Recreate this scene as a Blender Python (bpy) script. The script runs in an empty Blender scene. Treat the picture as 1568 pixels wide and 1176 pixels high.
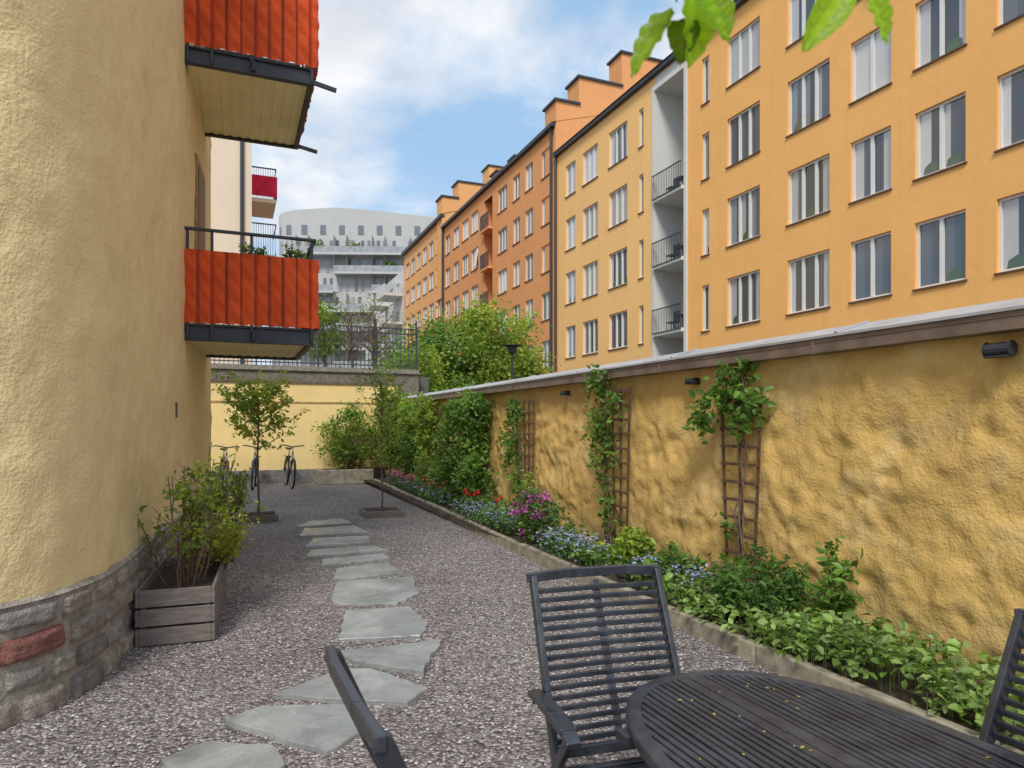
import bpy, math, random
import numpy as np
from mathutils import Vector, Matrix, noise
random.seed(7); rng=np.random.default_rng(7)
scene=bpy.context.scene
def lerp(a,b,t): return a+(b-a)*t
# ------------------------------------------------------------------ mesh builder
class MB:
    def __init__(s): s.v=[];s.f=[];s.m=[];s.c=[]
    def add(s,verts,faces,mat=0,col=(1,1,1),M=None):
        o=len(s.v)
        if M is not None: verts=[tuple(M@Vector(v)) for v in verts]
        s.v.extend([tuple(v) for v in verts])
        for f in faces:
            s.f.append([i+o for i in f]); s.m.append(mat); s.c.append(tuple(col[:3]))
    def bulk(s,V,F,mat,C):
        o=len(s.v); s.v.extend(V.tolist()); s.f.extend((F+o).tolist()); s.m.extend([mat]*len(F)); s.c.extend(C.tolist())
    def box(s,lo,hi,mat=0,col=(1,1,1),M=None):
        x0,y0,z0=lo;x1,y1,z1=hi
        s.add([(x0,y0,z0),(x1,y0,z0),(x1,y1,z0),(x0,y1,z0),(x0,y0,z1),(x1,y0,z1),(x1,y1,z1),(x0,y1,z1)],
              [(0,3,2,1),(4,5,6,7),(0,1,5,4),(1,2,6,5),(2,3,7,6),(3,0,4,7)],mat,col,M)
    def tube(s,pts,rad,n=7,mat=0,col=(1,1,1),M=None,closed=False,cap=True):
        pts=[Vector(p) for p in pts]
        if not hasattr(rad,'__len__'): rad=[rad]*len(pts)
        vs=[];fs=[];k=len(pts)
        ref=None
        for i,p in enumerate(pts):
            if closed: t=pts[(i+1)%k]-pts[i-1]
            else: t=pts[min(i+1,k-1)]-pts[max(i-1,0)]
            if t.length<1e-9: t=Vector((0,0,1))
            t.normalize()
            if ref is None:
                ref=Vector((1,0,0)) if abs(t.x)<.8 else Vector((0,1,0))
            a=(ref-t*ref.dot(t)); 
            if a.length<1e-6: a=t.orthogonal()
            a.normalize(); b=t.cross(a); ref=a
            for j in range(n):
                an=2*math.pi*j/n
                vs.append(p+(a*math.cos(an)+b*math.sin(an))*rad[i])
        seg=k if closed else k-1
        for i in range(seg):
            i2=(i+1)%k
            for j in range(n):
                fs.append((i*n+j,i*n+(j+1)%n,i2*n+(j+1)%n,i2*n+j))
        if cap and not closed:
            fs.append(tuple(range(n-1,-1,-1))); fs.append(tuple((k-1)*n+j for j in range(n)))
        s.add(vs,fs,mat,col,M)
    def bar(s,p,q,w,t,mat=0,col=(1,1,1),M=None,side=None):
        p=Vector(p);q=Vector(q);d=(q-p).normalized()
        sd=Vector(side) if side is not None else (Vector((0,0,1)) if abs(d.z)<.8 else Vector((1,0,0)))
        sd=(sd-d*sd.dot(d)).normalized(); n=d.cross(sd)
        vs=[]
        for o in (p,q):
            for a,b in((-1,-1),(1,-1),(1,1),(-1,1)): vs.append(o+sd*(a*w/2)+n*(b*t/2))
        s.add(vs,[(0,3,2,1),(4,5,6,7),(0,1,5,4),(1,2,6,5),(2,3,7,6),(3,0,4,7)],mat,col,M)
    def build(s,name,mats,parent=None,smooth=False,bevel=0,col=True):
        me=bpy.data.meshes.new(name); me.from_pydata(s.v,[],s.f)
        for m in mats: me.materials.append(m)
        me.polygons.foreach_set('material_index',s.m)
        if smooth: me.polygons.foreach_set('use_smooth',[True]*len(s.f))
        if col and len(s.f):
            lt=np.array([len(f) for f in s.f]); C=np.array(s.c,dtype=np.float32)
            C=np.concatenate([C,np.ones((len(C),1),dtype=np.float32)],1)
            a=me.color_attributes.new('Col','FLOAT_COLOR','CORNER')
            a.data.foreach_set('color',np.repeat(C,lt,axis=0).ravel())
        me.update()
        ob=bpy.data.objects.new(name,me); scene.collection.objects.link(ob)
        if parent: ob.parent=parent
        if bevel:
            b=ob.modifiers.new('bevel','BEVEL'); b.width=bevel; b.segments=2; b.limit_method='ANGLE'
        return ob
def empty(name):
    e=bpy.data.objects.new(name,None); e.empty_display_size=.2; scene.collection.objects.link(e); return e
# ------------------------------------------------------------------ materials
class NT:
    def __init__(s,name):
        s.mat=bpy.data.materials.new(name); s.mat.use_nodes=True; s.t=s.mat.node_tree; s.n=s.t.nodes
        s.b=s.n['Principled BSDF']; s.out=s.n['Material Output']
        s.tc=s.n.new('ShaderNodeTexCoord').outputs['Object']
    def node(s,t): return s.n.new(t)
    def l(s,a,b): s.t.links.new(a,b)
    def map(s,scale=(1,1,1),src=None):
        m=s.node('ShaderNodeMapping'); m.inputs['Scale'].default_value=scale; s.l(src or s.tc,m.inputs['Vector']); return m.outputs[0]
    def noise(s,scale,detail=4,rough=.55,dist=0,vec=None):
        n=s.node('ShaderNodeTexNoise'); n.inputs['Scale'].default_value=scale; n.inputs['Detail'].default_value=detail
        n.inputs['Roughness'].default_value=rough; n.inputs['Distortion'].default_value=dist; s.l(vec or s.tc,n.inputs['Vector']); return n.outputs['Fac']
    def ramp(s,fac,stops,interp='LINEAR'):
        r=s.node('ShaderNodeValToRGB'); e=r.color_ramp.elements; r.color_ramp.interpolation=interp
        while len(e)>1: e.remove(e[-1])
        for i,(p,c) in enumerate(stops):
            if not hasattr(c,'__len__'): c=(c,c,c)
            if i==0: e[0].position=p; e[0].color=(*c,1)
            else:
                x=e.new(p); x.color=(*c,1)
        s.l(fac,r.inputs[0]); return r.outputs[0]
    def mix(s,f,a,b,mode='MIX'):
        m=s.node('ShaderNodeMix'); m.data_type='RGBA'; m.blend_type=mode
        for sock,v in((m.inputs[0],f),(m.inputs[6],a),(m.inputs[7],b)):
            if hasattr(v,'is_linked') : s.l(v,sock)
            elif hasattr(v,'__len__'): sock.default_value=(*v,1)
            else: sock.default_value=v if sock==m.inputs[0] else (v,v,v,1)
        return m.outputs[2]
    def math(s,op,a,b=0):
        m=s.node('ShaderNodeMath'); m.operation=op
        for i,v in enumerate((a,b)):
            if hasattr(v,'is_linked'): s.l(v,m.inputs[i])
            else: m.inputs[i].default_value=v
        return m.outputs[0]
    def attr(s):
        a=s.node('ShaderNodeAttribute'); a.attribute_name='Col'; return a.outputs['Color']
    def bump(s,h,strength=.5,dist=.02,prev=None):
        b=s.node('ShaderNodeBump'); b.inputs['Strength'].default_value=strength; b.inputs['Distance'].default_value=dist
        s.l(h,b.inputs['Height'])
        if prev is not None: s.l(prev,b.inputs['Normal'])
        return b.outputs[0]
    def fin(s,col=None,rough=None,normal=None,metal=None,spec=None):
        if col is not None:
            if hasattr(col,'is_linked'): s.l(col,s.b.inputs['Base Color'])
            else: s.b.inputs['Base Color'].default_value=(*col,1)
        if rough is not None:
            if hasattr(rough,'is_linked'): s.l(rough,s.b.inputs['Roughness'])
            else: s.b.inputs['Roughness'].default_value=rough
        if normal is not None: s.l(normal,s.b.inputs['Normal'])
        if metal is not None: s.b.inputs['Metallic'].default_value=metal
        if spec is not None: s.b.inputs['Specular IOR Level'].default_value=spec
        return s.mat
def mul(c,k): return tuple(min(1,x*k) for x in c)
def plaster(name,col,relief=.6,cracks=False,blot=.15,stretch=(1,1,1)):
    m=NT(name)
    n1=m.noise(.6,4,.6); n2=m.noise(5,4,.6,.25,vec=m.map(stretch)); n3=m.noise(55,2,.6)
    base=m.mix(m.ramp(n1,[(.3,0),(.7,1)]),mul(col,1-blot),mul(col,1+blot*.4))
    base=m.mix(m.math('MULTIPLY',m.ramp(n2,[(.35,0),(.75,1)]),.4),base,tuple(min(1,c*1.1+.02) for c in col))
    streak=m.noise(1.0,4,.65,vec=m.map((3.5,3.5,.35)))
    base=m.mix(m.math('MULTIPLY',m.ramp(streak,[(.52,0),(.75,1)]),.22),base,tuple(c*d for c,d in zip(col,(.76,.74,.74))))
    h=m.math('ADD',m.math('MULTIPLY',n2,.9),m.math('MULTIPLY',n3,.2))
    nrm=m.bump(h,relief,.03)
    if cracks:
        v=m.node('ShaderNodeTexVoronoi'); v.feature='DISTANCE_TO_EDGE'; v.inputs['Scale'].default_value=3.1
        nv=m.node('ShaderNodeTexNoise'); nv.inputs['Scale'].default_value=4.5; nv.inputs['Detail'].default_value=5; m.l(m.tc,nv.inputs['Vector'])
        mx=m.node('ShaderNodeVectorMath'); mx.operation='MULTIPLY_ADD'; mx.inputs[1].default_value=(.8,.8,.8)
        m.l(nv.outputs['Color'],mx.inputs[0]); m.l(m.tc,mx.inputs[2]); m.l(mx.outputs[0],v.inputs['Vector'])
        cr=m.ramp(v.outputs['Distance'],[(0,1),(.008,.7),(.022,0)])
        msk=m.ramp(m.noise(1.3,3),[(.50,0),(.62,1)])
        c2=m.mix(1.0,cr,msk,'MULTIPLY')
        base=m.mix(m.math('MULTIPLY',c2,.40),base,mul(col,.42))
        pt=m.ramp(m.noise(1.9,6,.72),[(.50,0),(.62,1)])
        base=m.mix(m.math('MULTIPLY',pt,.5),base,(.80,.60,.29))
        dk=m.ramp(m.noise(2.7,6,.72,vec=m.map((1,1.2,.6))),[(.54,0),(.66,1)])
        base=m.mix(m.math('MULTIPLY',dk,.5),base,tuple(c*d for c,d in zip(col,(.60,.58,.66))))
        # damp dirt near the ground
        sx=m.node('ShaderNodeSeparateXYZ'); m.l(m.tc,sx.inputs[0])
        low=m.ramp(m.math('ADD',sx.outputs[2],m.math('MULTIPLY',m.noise(3,4),.6)),[(.35,.55),(.85,0)])
        base=m.mix(low,base,(.36,.28,.14))
    return m.fin(base,.9,nrm,spec=.25)
def simple(name,col,rough=.6,metal=0,var=.15,scale=8,bump=0,usecol=False,spec=.5):
    m=NT(name); n=m.noise(scale,4)
    k=m.ramp(n,[(.3,1-var),(.7,1+var)])
    c=m.attr() if usecol else None
    b=m.mix(1.0,c,k,'MULTIPLY') if usecol else m.mix(1.0,col,k,'MULTIPLY')
    nr=m.bump(m.noise(scale*4,3),bump,.01) if bump else None
    return m.fin(b,rough,nr,metal,spec)
def leafmat(name,trans=.35,rough=.45):
    m=NT(name); c=m.attr()
    m.fin(c,rough,spec=.35)
    tr=m.node('ShaderNodeBsdfTranslucent'); m.l(m.mix(1.0,c,(1.5,1.6,.7),'MULTIPLY'),tr.inputs['Color'])
    ms=m.node('ShaderNodeMixShader'); ms.inputs[0].default_value=trans
    m.l(m.b.outputs[0],ms.inputs[1]); m.l(tr.outputs[0],ms.inputs[2]); m.l(ms.outputs[0],m.out.inputs['Surface'])
    return m.mat
M_LEAF=leafmat('leaf')
M_LEAFB=leafmat('leaf_bright',.6,.4)
M_PETAL=leafmat('petal',.25,.6)
M_BARK=simple('bark',(.16,.11,.075),.9,var=.35,scale=30,bump=.5)
M_SOIL=simple('soil',(.06,.042,.03),.95,var=.5,scale=25,bump=1)
M_LEFT=plaster('plaster_pale_yellow',(.83,.66,.35),1.0,blot=.09,stretch=(1,1,.8))
M_OCHRE=plaster('plaster_ochre',(.70,.46,.15),1.0,cracks=True,blot=.15)
M_BACK=plaster('plaster_yellow',(.86,.65,.29),.3,blot=.08)
M_A1=plaster('plaster_orange',(.91,.475,.155),.15,blot=.06)
M_A2=plaster('plaster_light_orange',(.93,.55,.215),.15,blot=.05)
M_B=plaster('plaster_burnt_orange',(.78,.355,.14),.15,blot=.07)
M_C=plaster('plaster_mid_orange',(.84,.43,.17),.15,blot=.07)
M_CREAM=plaster('plaster_cream',(.78,.64,.49),.1,blot=.05)
M_WHITE=plaster('plaster_white',(.66,.65,.62),.1,blot=.06)
M_WHITEF=plaster('plaster_offwhite',(.50,.50,.49),.1,blot=.06)
M_FRAME=simple('white_paint',(.74,.73,.70),.5,var=.05)
M_DARKMETAL=simple('dark_metal',(.05,.055,.068),.5,metal=.3,var=.2)
M_SILL=simple('sill_metal',(.13,.075,.05),.6,var=.2)
M_ROOF=simple('roof_metal',(.24,.25,.27),.5,metal=.4,var=.15)
M_BROWNCAP=simple('brown_sheet_metal',(.19,.135,.105),.5,var=.3,scale=5)
M_GREYCAP=simple('pale_sheet_metal',(.50,.51,.53),.4,metal=.3,var=.2,scale=3)
M_CONC=simple('weathered_concrete',(.30,.265,.20),.9,var=.4,scale=6,bump=.6)
M_COLS=simple('painted_varied',(1,1,1),.65,var=.2,scale=12,bump=.3,usecol=True)
def mk_glass():
    m=NT('window_glass'); m.fin(m.attr(),.05,spec=.8); m.b.inputs['Coat Weight'].default_value=.8; m.b.inputs['Coat Roughness'].default_value=.02; return m.mat
M_GLASS=mk_glass()
def mk_wood(name,col,rough=.7,axis=(1,1,1),var=.4):
    m=NT(name); n=m.noise(6,5,.7,.4,vec=m.map(axis)); f=m.noise(40,3,.6,vec=m.map(axis))
    b=m.mix(m.ramp(n,[(.3,0),(.7,1)]),mul(col,1-var),mul(col,1+var))
    return m.fin(b,rough,m.bump(f,.5,.004))
M_WOOD=mk_wood('weathered_wood',(.19,.16,.145),.85,(1,1,6))
M_TRELLIS=mk_wood('old_brown_wood',(.125,.07,.04),.85,(4,4,1))
def mk_paintwood():
    m=NT('dark_painted_wood'); n=m.noise(9,5,.7,.5); e=m.noise(70,3)
    b=m.mix(m.ramp(n,[(.4,0),(.75,1)]),(.022,.025,.034),(.060,.065,.080))
    r=m.ramp(n,[(.3,.24),(.7,.46)])
    return m.fin(b,r,m.bump(e,.25,.002),spec=.65)
M_PW=mk_paintwood()
def mk_stone(name):
    m=NT(name); c=m.attr(); n=m.noise(12,5,.7,.5); n2=m.noise(60,3,.7)
    b=m.mix(1.0,c,m.ramp(n,[(.25,.45),(.75,1.35)]),'MULTIPLY')
    b=m.mix(m.math('MULTIPLY',m.ramp(n2,[(.55,0),(.7,1)]),.5),b,(.46,.41,.36))
    return m.fin(b,.85,m.bump(m.math('ADD',n,m.math('MULTIPLY',n2,.4)),1,.04))
M_STONE=mk_stone('rubble_stone')
def mk_slate():
    m=NT('slate'); n=m.noise(2.2,6,.7,.5); n2=m.noise(24,4,.7)
    b=m.mix(m.ramp(n,[(.36,0),(.62,1)]),(.20,.205,.20),(.37,.375,.365))
    b=m.mix(m.math('MULTIPLY',m.ramp(n2,[(.62,0),(.68,1)]),.4),b,(.20,.175,.14))
    lay=m.ramp(m.noise(2.8,3,.55,.6),[(.50,1),(.515,.2)])
    b=m.mix(m.math('MULTIPLY',lay,.25),b,(.14,.145,.145))
    h=m.math('ADD',m.math('MULTIPLY',lay,-.25),m.math('ADD',m.math('MULTIPLY',n,.35),m.math('MULTIPLY',n2,.22)))
    return m.fin(b,m.ramp(m.noise(2.2,4),[(.38,.22),(.62,.6)]),m.bump(h,.5,.015),spec=.7)
M_SLATE=mk_slate()
def mk_gravel():
    m=NT('gravel_stones')
    v=m.node('ShaderNodeTexVoronoi'); v.inputs['Scale'].default_value=52; v.inputs['Randomness'].default_value=1
    m.l(m.tc,v.inputs['Vector'])
    sep=m.node('ShaderNodeSeparateColor'); m.l(v.outputs['Color'],sep.inputs[0])
    c=m.ramp(sep.outputs[0],[(0,(.12,.10,.095)),(.3,(.26,.21,.20)),(.5,(.38,.31,.295)),(.68,(.31,.29,.285)),(.87,(.44,.40,.385)),(1,(.60,.56,.54))])
    edge=m.ramp(v.outputs['Distance'],[(0,1),(.5,.88),(.85,.3)])
    c=m.mix(1.0,c,edge,'MULTIPLY')
    c=m.mix(1.0,c,m.ramp(m.noise(.9,4,.6),[(.3,.78),(.7,1.15)]),'MULTIPLY')
    h=m.math('ADD',m.ramp(v.outputs['Distance'],[(0,1),(.7,0)]),m.math('MULTIPLY',m.noise(3,2),.8))
    return m.fin(c,.85,m.bump(h,1,.018))
M_GRAVEL=mk_gravel()
M_PEB=simple('pebbles',(1,1,1),.8,var=.15,scale=80,usecol=True)
M_GROUND=simple('far_ground',(.12,.12,.11),.95,var=.3,scale=.5)
# ------------------------------------------------------------------ foliage helpers
def norm(a): return a/np.maximum(np.linalg.norm(a,axis=1,keepdims=True),1e-9)
def leaves(mb,P,L,C,wr=.55,flat=.0,droop=0,mat=0,D=None):
    n=len(P)
    if n==0: return
    P=np.asarray(P,float); L=np.broadcast_to(L,(n,)).astype(float)*rng.uniform(.6,1.3,n)
    d=rng.normal(size=(n,3)); d[:,2]=d[:,2]*(1-flat)*.8-droop
    if D is not None: d=d*.6+D
    d=norm(d); nr=rng.normal(size=(n,3))*(1-flat*.75); nr[:,2]+=.5+flat
    s=norm(np.cross(d,nr)); u=np.cross(s,d)
    L=L[:,None]
    V=np.stack([P,P+d*L*.42+s*L*wr*.5+u*L*.1,P+d*L*.8+s*L*wr*.3+u*L*.04,P+d*L-u*L*.08,P+d*L*.8-s*L*wr*.3+u*L*.04,P+d*L*.42-s*L*wr*.5+u*L*.1,P+d*L*.45],1).reshape(-1,3)
    b=(np.arange(n)*7)[:,None]
    F=np.concatenate([b+np.array([[0,1,2,6]]),b+np.array([[6,2,3,4]]),b+np.array([[0,6,4,5]])],0)
    CC=np.concatenate([C,C,C],0)
    mb.bulk(V,F,mat,CC)
def clumps(center,rad,k,nper,sig,col,var=.35,hollow=.5,colb=None,zlight=.25):
    c=np.array(center);r=np.array(rad)
    q=norm(rng.normal(size=(k,3)))*(rng.uniform(hollow**3,1,k)**(1/3))[:,None]
    cc=c+q*r*rng.uniform(.8,1.1,(k,1))
    P=(cc[:,None,:]+rng.normal(size=(k,nper,3))*np.array(sig)).reshape(-1,3)
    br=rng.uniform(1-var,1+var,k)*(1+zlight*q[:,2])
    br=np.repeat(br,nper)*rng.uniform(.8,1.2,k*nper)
    col=np.array(col); colb=col if colb is None else np.array(colb)
    t=np.repeat(rng.uniform(0,1,k),nper)[:,None]
    C=(col*(1-t)+colb*t)*br[:,None]
    return P,C,cc
YG=(.28,.35,.05); G1=(.10,.20,.04); G2=(.06,.13,.03); G3=(.16,.27,.05); BG=(.09,.18,.06); YY=(.38,.44,.06)
def branchy(mb,base,tip,r0,n=6,wob=.04,mat=1):
    base=Vector(base);tip=Vector(tip);pts=[]
    for i in range(n+1):
        t=i/n; p=base.lerp(tip,t)+Vector((random.gauss(0,wob),random.gauss(0,wob),random.gauss(0,wob)*.4))*math.sin(math.pi*min(1,t*1.1)) 
        pts.append(p)
    mb.tube(pts,[lerp(r0,r0*.35,i/n) for i in range(n+1)],6,mat)
    return pts
def stem_shrub(name,base,spread,height,nst,leaf,col,colb,per=26,r=.006,lean=(0,0),sig=.03,mats=None,low=.3):
    mb=MB(); PP=[];CC=[]
    for i in range(nst):
        a=random.uniform(0,2*math.pi); q=random.uniform(.15,1)**.6
        h=height*random.uniform(.55,1.08)*(1-.2*q)
        b=(base[0]+math.cos(a)*spread[0]*.35*q,base[1]+math.sin(a)*spread[1]*.35*q,base[2])
        t=(base[0]+math.cos(a)*spread[0]*q+lean[0]*h,base[1]+math.sin(a)*spread[1]*q+lean[1]*h,base[2]+h)
        pts=branchy(mb,b,t,r,6,.03)
        subs=[pts]
        for k in range(4):
            j=random.randint(2,5); p=pts[j]
            e=p+Vector((random.gauss(0,.12),random.gauss(0,.12),random.uniform(.05,.22)))*min(1.4,height)
            subs.append(branchy(mb,p,e,r*.5,3,.01))
        br=random.uniform(.7,1.3); tt=random.random()
        for si,s in enumerate(subs):
            n=per if si==0 else per//2
            for k in range(n):
                u=random.uniform(low if si==0 else .1,1)*(len(s)-1); j=min(int(u),len(s)-2)
                p=s[j].lerp(s[j+1],u-j)
                PP.append([p.x+random.gauss(0,sig),p.y+random.gauss(0,sig),p.z+random.gauss(0,sig)])
                w=random.uniform(.75,1.25)*br
                CC.append([lerp(col[m],colb[m],tt)*w for m in range(3)])
    leaves(mb,np.array(PP),leaf,np.array(CC),.5,.1,mat=0)
    return mb.build(name,mats or [M_LEAF,M_BARK])
# ------------------------------------------------------------------ world / sun / camera
w=bpy.data.worlds.new('World'); scene.world=w; w.use_nodes=True; nt=w.node_tree; nn=nt.nodes
bg=nn['Background']; bg.inputs['Strength'].default_value=.15
SD=Vector((-.34,-.56,.76)).normalized()
sky=nn.new('ShaderNodeTexSky'); sky.sky_type='NISHITA'; sky.sun_disc=False
sky.sun_elevation=math.asin(SD.z); sky.sun_rotation=math.atan2(SD.x,SD.y); sky.air_density=1.0; sky.dust_density=.6
tc=nn.new('ShaderNodeTexCoord'); sp=nn.new('ShaderNodeSeparateXYZ'); nt.links.new(tc.outputs['Generated'],sp.inputs[0])
def wm(op,a,b):
    m=nn.new('ShaderNodeMath'); m.operation=op
    for i,v in enumerate((a,b)):
        if hasattr(v,'is_linked'): nt.links.new(v,m.inputs[i])
        else: m.inputs[i].default_value=v
    return m.outputs[0]
zz=wm('ADD',wm('MAXIMUM',sp.outputs[2],0.0),.22)
cb=nn.new('ShaderNodeCombineXYZ'); nt.links.new(wm('DIVIDE',sp.outputs[0],zz),cb.inputs[0]); nt.links.new(wm('DIVIDE',sp.outputs[1],zz),cb.inputs[1])
nz=nn.new('ShaderNodeTexNoise'); nz.inputs['Scale'].default_value=1.9; nz.inputs['Detail'].default_value=8; nz.inputs['Roughness'].default_value=.58; nz.inputs['Distortion'].default_value=.2
mp=nn.new('ShaderNodeMapping'); mp.inputs['Location'].default_value=(.7,.35,0); nt.links.new(cb.outputs[0],mp.inputs[0]); nt.links.new(mp.outputs[0],nz.inputs['Vector'])
rp=nn.new('ShaderNodeValToRGB'); rp.color_ramp.elements[0].position=.39; rp.color_ramp.elements[0].color=(.10,.10,.10,1); rp.color_ramp.elements[1].position=.60
nt.links.new(nz.outputs['Fac'],rp.inputs[0])
hz=nn.new('ShaderNodeMix'); hz.data_type='RGBA'; hz.inputs[0].default_value=.7; nt.links.new(sky.outputs[0],hz.inputs[6]); hz.inputs[7].default_value=(2.4,4.3,6.5,1)
hf=nn.new('ShaderNodeMapRange'); hf.inputs[1].default_value=0.0; hf.inputs[2].default_value=.42; hf.inputs[3].default_value=.75; hf.inputs[4].default_value=0; nt.links.new(sp.outputs[2],hf.inputs[0])
mxf=wm('MAXIMUM',rp.outputs[0],hf.outputs[0])
# cloud body shading: slightly grey undersides
n2=nn.new('ShaderNodeTexNoise'); n2.inputs['Scale'].default_value=3.6; n2.inputs['Detail'].default_value=6; nt.links.new(mp.outputs[0],n2.inputs['Vector'])
cr=nn.new('ShaderNodeValToRGB'); cr.color_ramp.elements[0].position=.35; cr.color_ramp.elements[0].color=(.78,.80,.83,1); cr.color_ramp.elements[1].position=.6; cr.color_ramp.elements[1].color=(1,1,1,1); nt.links.new(n2.outputs['Fac'],cr.inputs[0])
cl=nn.new('ShaderNodeMix'); cl.data_type='RGBA'; cl.blend_type='MULTIPLY'; cl.inputs[0].default_value=1; nt.links.new(cr.outputs[0],cl.inputs[6]); cl.inputs[7].default_value=(6.4,6.5,6.7,1)
cm=nn.new('ShaderNodeMix'); cm.data_type='RGBA'; nt.links.new(mxf,cm.inputs[0]); nt.links.new(hz.outputs[2],cm.inputs[6]); nt.links.new(cl.outputs[2],cm.inputs[7])
nt.links.new(cm.outputs[2],bg.inputs['Color'])
sl=bpy.data.lights.new('sun','SUN'); sl.energy=2.9; sl.angle=math.radians(16); sl.color=(1,.95,.87)
so=bpy.data.objects.new('sun',sl); scene.collection.objects.link(so); so.rotation_euler=SD.to_track_quat('Z','Y').to_euler()
cd=bpy.data.cameras.new('camera'); cam=bpy.data.objects.new('camera',cd); scene.collection.objects.link(cam); scene.camera=cam
cd.sensor_width=36; cd.lens=24; cd.shift_y=.0395; cd.clip_end=2000; cd.clip_start=.05
cam.location=(0,0,1.55); cam.rotation_euler=(math.radians(90),0,math.radians(-22.3))
cd.dof.use_dof=True; cd.dof.focus_distance=7; cd.dof.aperture_fstop=6.3
scene.view_settings.view_transform='Standard'; scene.view_settings.look='None'; scene.view_settings.exposure=0
# ------------------------------------------------------------------ ground
mb=MB(); mb.add([(-600,-600,-.03),(600,-600,-.03),(600,900,-.03),(-600,900,-.03)],[(0,1,2,3)]); mb.build('ground',[M_GROUND])
mb=MB(); nx,ny=60,150
V=[];F=[]
for j in range(ny+1):
    for i in range(nx+1):
        x=lerp(-8,3.6,i/nx); y=lerp(-5,19.2,j/ny)
        V.append((x,y,.012*noise.noise(Vector((x*1.3,y*1.3,0)))+.004*noise.noise(Vector((x*6,y*6,3)))))
for j in range(ny):
    for i in range(nx):
        a=j*(nx+1)+i; F.append((a,a+1,a+nx+2,a+nx+1))
mb.add(V,F); mb.build('gravel_yard',[M_GRAVEL],smooth=True)
N=30000
y=1.5+rng.power(1.0,N)**1.7*8.5; x=rng.uniform(-1.3,3.15,N)
sz=rng.uniform(.004,.011,N); P=np.stack([x,y,rng.uniform(0,.006,N)],1)
o=np.array([[1,0,0],[0,1,0],[-1,0,0],[0,-1,0],[0,0,1],[0,0,-.5]],float)
o=o[None]*rng.uniform(.6,1.4,(N,6,1))*np.array([1,1,.7])
an=rng.uniform(0,6.28,N); ca,sa=np.cos(an)[:,None],np.sin(an)[:,None]
ox=o[:,:,0]*ca-o[:,:,1]*sa; oy=o[:,:,0]*sa+o[:,:,1]*ca
V=(np.stack([ox,oy,o[:,:,2]],2)*sz[:,None,None]+P[:,None,:]).reshape(-1,3)
fb=np.array([[0,1,4],[1,2,4],[2,3,4],[3,0,4]]); F=(np.arange(N)*6)[:,None,None]+fb[None]; F=F.reshape(-1,3)
pal=np.array([[.15,.13,.125],[.31,.25,.235],[.40,.33,.31],[.34,.32,.315],[.45,.41,.39],[.56,.53,.51]]); C=np.repeat(pal[rng.integers(0,6,N)],4,axis=0)
mb=MB(); mb.bulk(V,F,0,C); mb.build('gravel',[M_PEB],smooth=True)
# flagstones
def flag(poly,name='flagstone'):
    pts=[]; n=len(poly)
    for i in range(n):
        a=Vector(poly[i]);b=Vector(poly[(i+1)%n]); k=max(3,int((b-a).length/.06)); nr=Vector((b-a).yx); nr.x*=-1; nr.normalize()
        for j in range(k):
            t=j/k; p=a.lerp(b,t)+nr*(0 if j==0 else noise.noise(Vector((a.x*9+t*4,a.y*7,i)))*.022+random.gauss(0,.005))
            pts.append(p)
    ar=sum(pts[i-1].x*pts[i].y-pts[i].x*pts[i-1].y for i in range(len(pts)))
    if ar<0: pts.reverse()
    c=Vector((sum(p.x for p in pts)/len(pts),sum(p.y for p in pts)/len(pts)))
    tx,ty=random.uniform(-.02,.02),random.uniform(-.02,.02); k=len(pts)
    hz=lambda p:.032+tx*(p.x-c.x)+ty*(p.y-c.y)
    v=[(c.x,c.y,hz(c))]
    for s,dz in((.985,0),(1.0,-.006),(1.008,-.05)):
        for p in pts:
            q=c+(p-c)*s; v.append((q.x,q.y,hz(q)+dz))
    f=[(0,1+i,1+(i+1)%k) for i in range(k)]
    for r in range(2):
        for i in range(k):
            f.append((1+r*k+i,1+(r+1)*k+i,1+(r+1)*k+(i+1)%k,1+r*k+(i+1)%k))
    m=MB(); m.add(v,f); m.build(name,[M_SLATE])
flag([(-.30,3.50),(-.1,3.60),(.18,3.42),(.22,3.2),(.02,3.02),(-.26,3.2)])
flag([(-.03,3.82),(.146,3.92),(.622,3.74),(.618,3.43),(.41,3.28),(.22,3.5)])
flag([(.22,4.06),(.62,4.33),(.80,4.27),(1.05,3.84),(.89,3.68),(.586,3.85)])
flag([(.67,4.69),(1.02,4.66),(1.38,4.66),(1.09,4.09),(.72,4.46)])
flag([(.70,4.97),(.85,5.66),(1.36,5.56),(1.39,5.07),(1.26,4.82)])
flag([(.80,6.14),(.94,6.75),(1.66,6.62),(1.57,6.03),(1.31,5.78),(.84,5.95)])
for cx,cy,ww,dd in((1.26,7.14,.86,.50),(1.27,7.76,.78,.42),(1.22,8.38,.9,.46),(1.3,9.12,.94,.56),(1.30,10.05,1.0,.68),(1.4,10.9,.8,.5)):
    j=lambda s:random.uniform(-s,s)
    flag([(cx-ww/2+j(.1),cy-dd/2+j(.06)),(cx+ww/2+j(.1),cy-dd/2+.06+j(.08)),(cx+ww/2-.06+j(.1),cy+dd/2-j(.1)),(cx+j(.2),cy+dd/2+j(.06)),(cx-ww/2+.12+j(.1),cy+dd/2+j(.06))])
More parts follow.
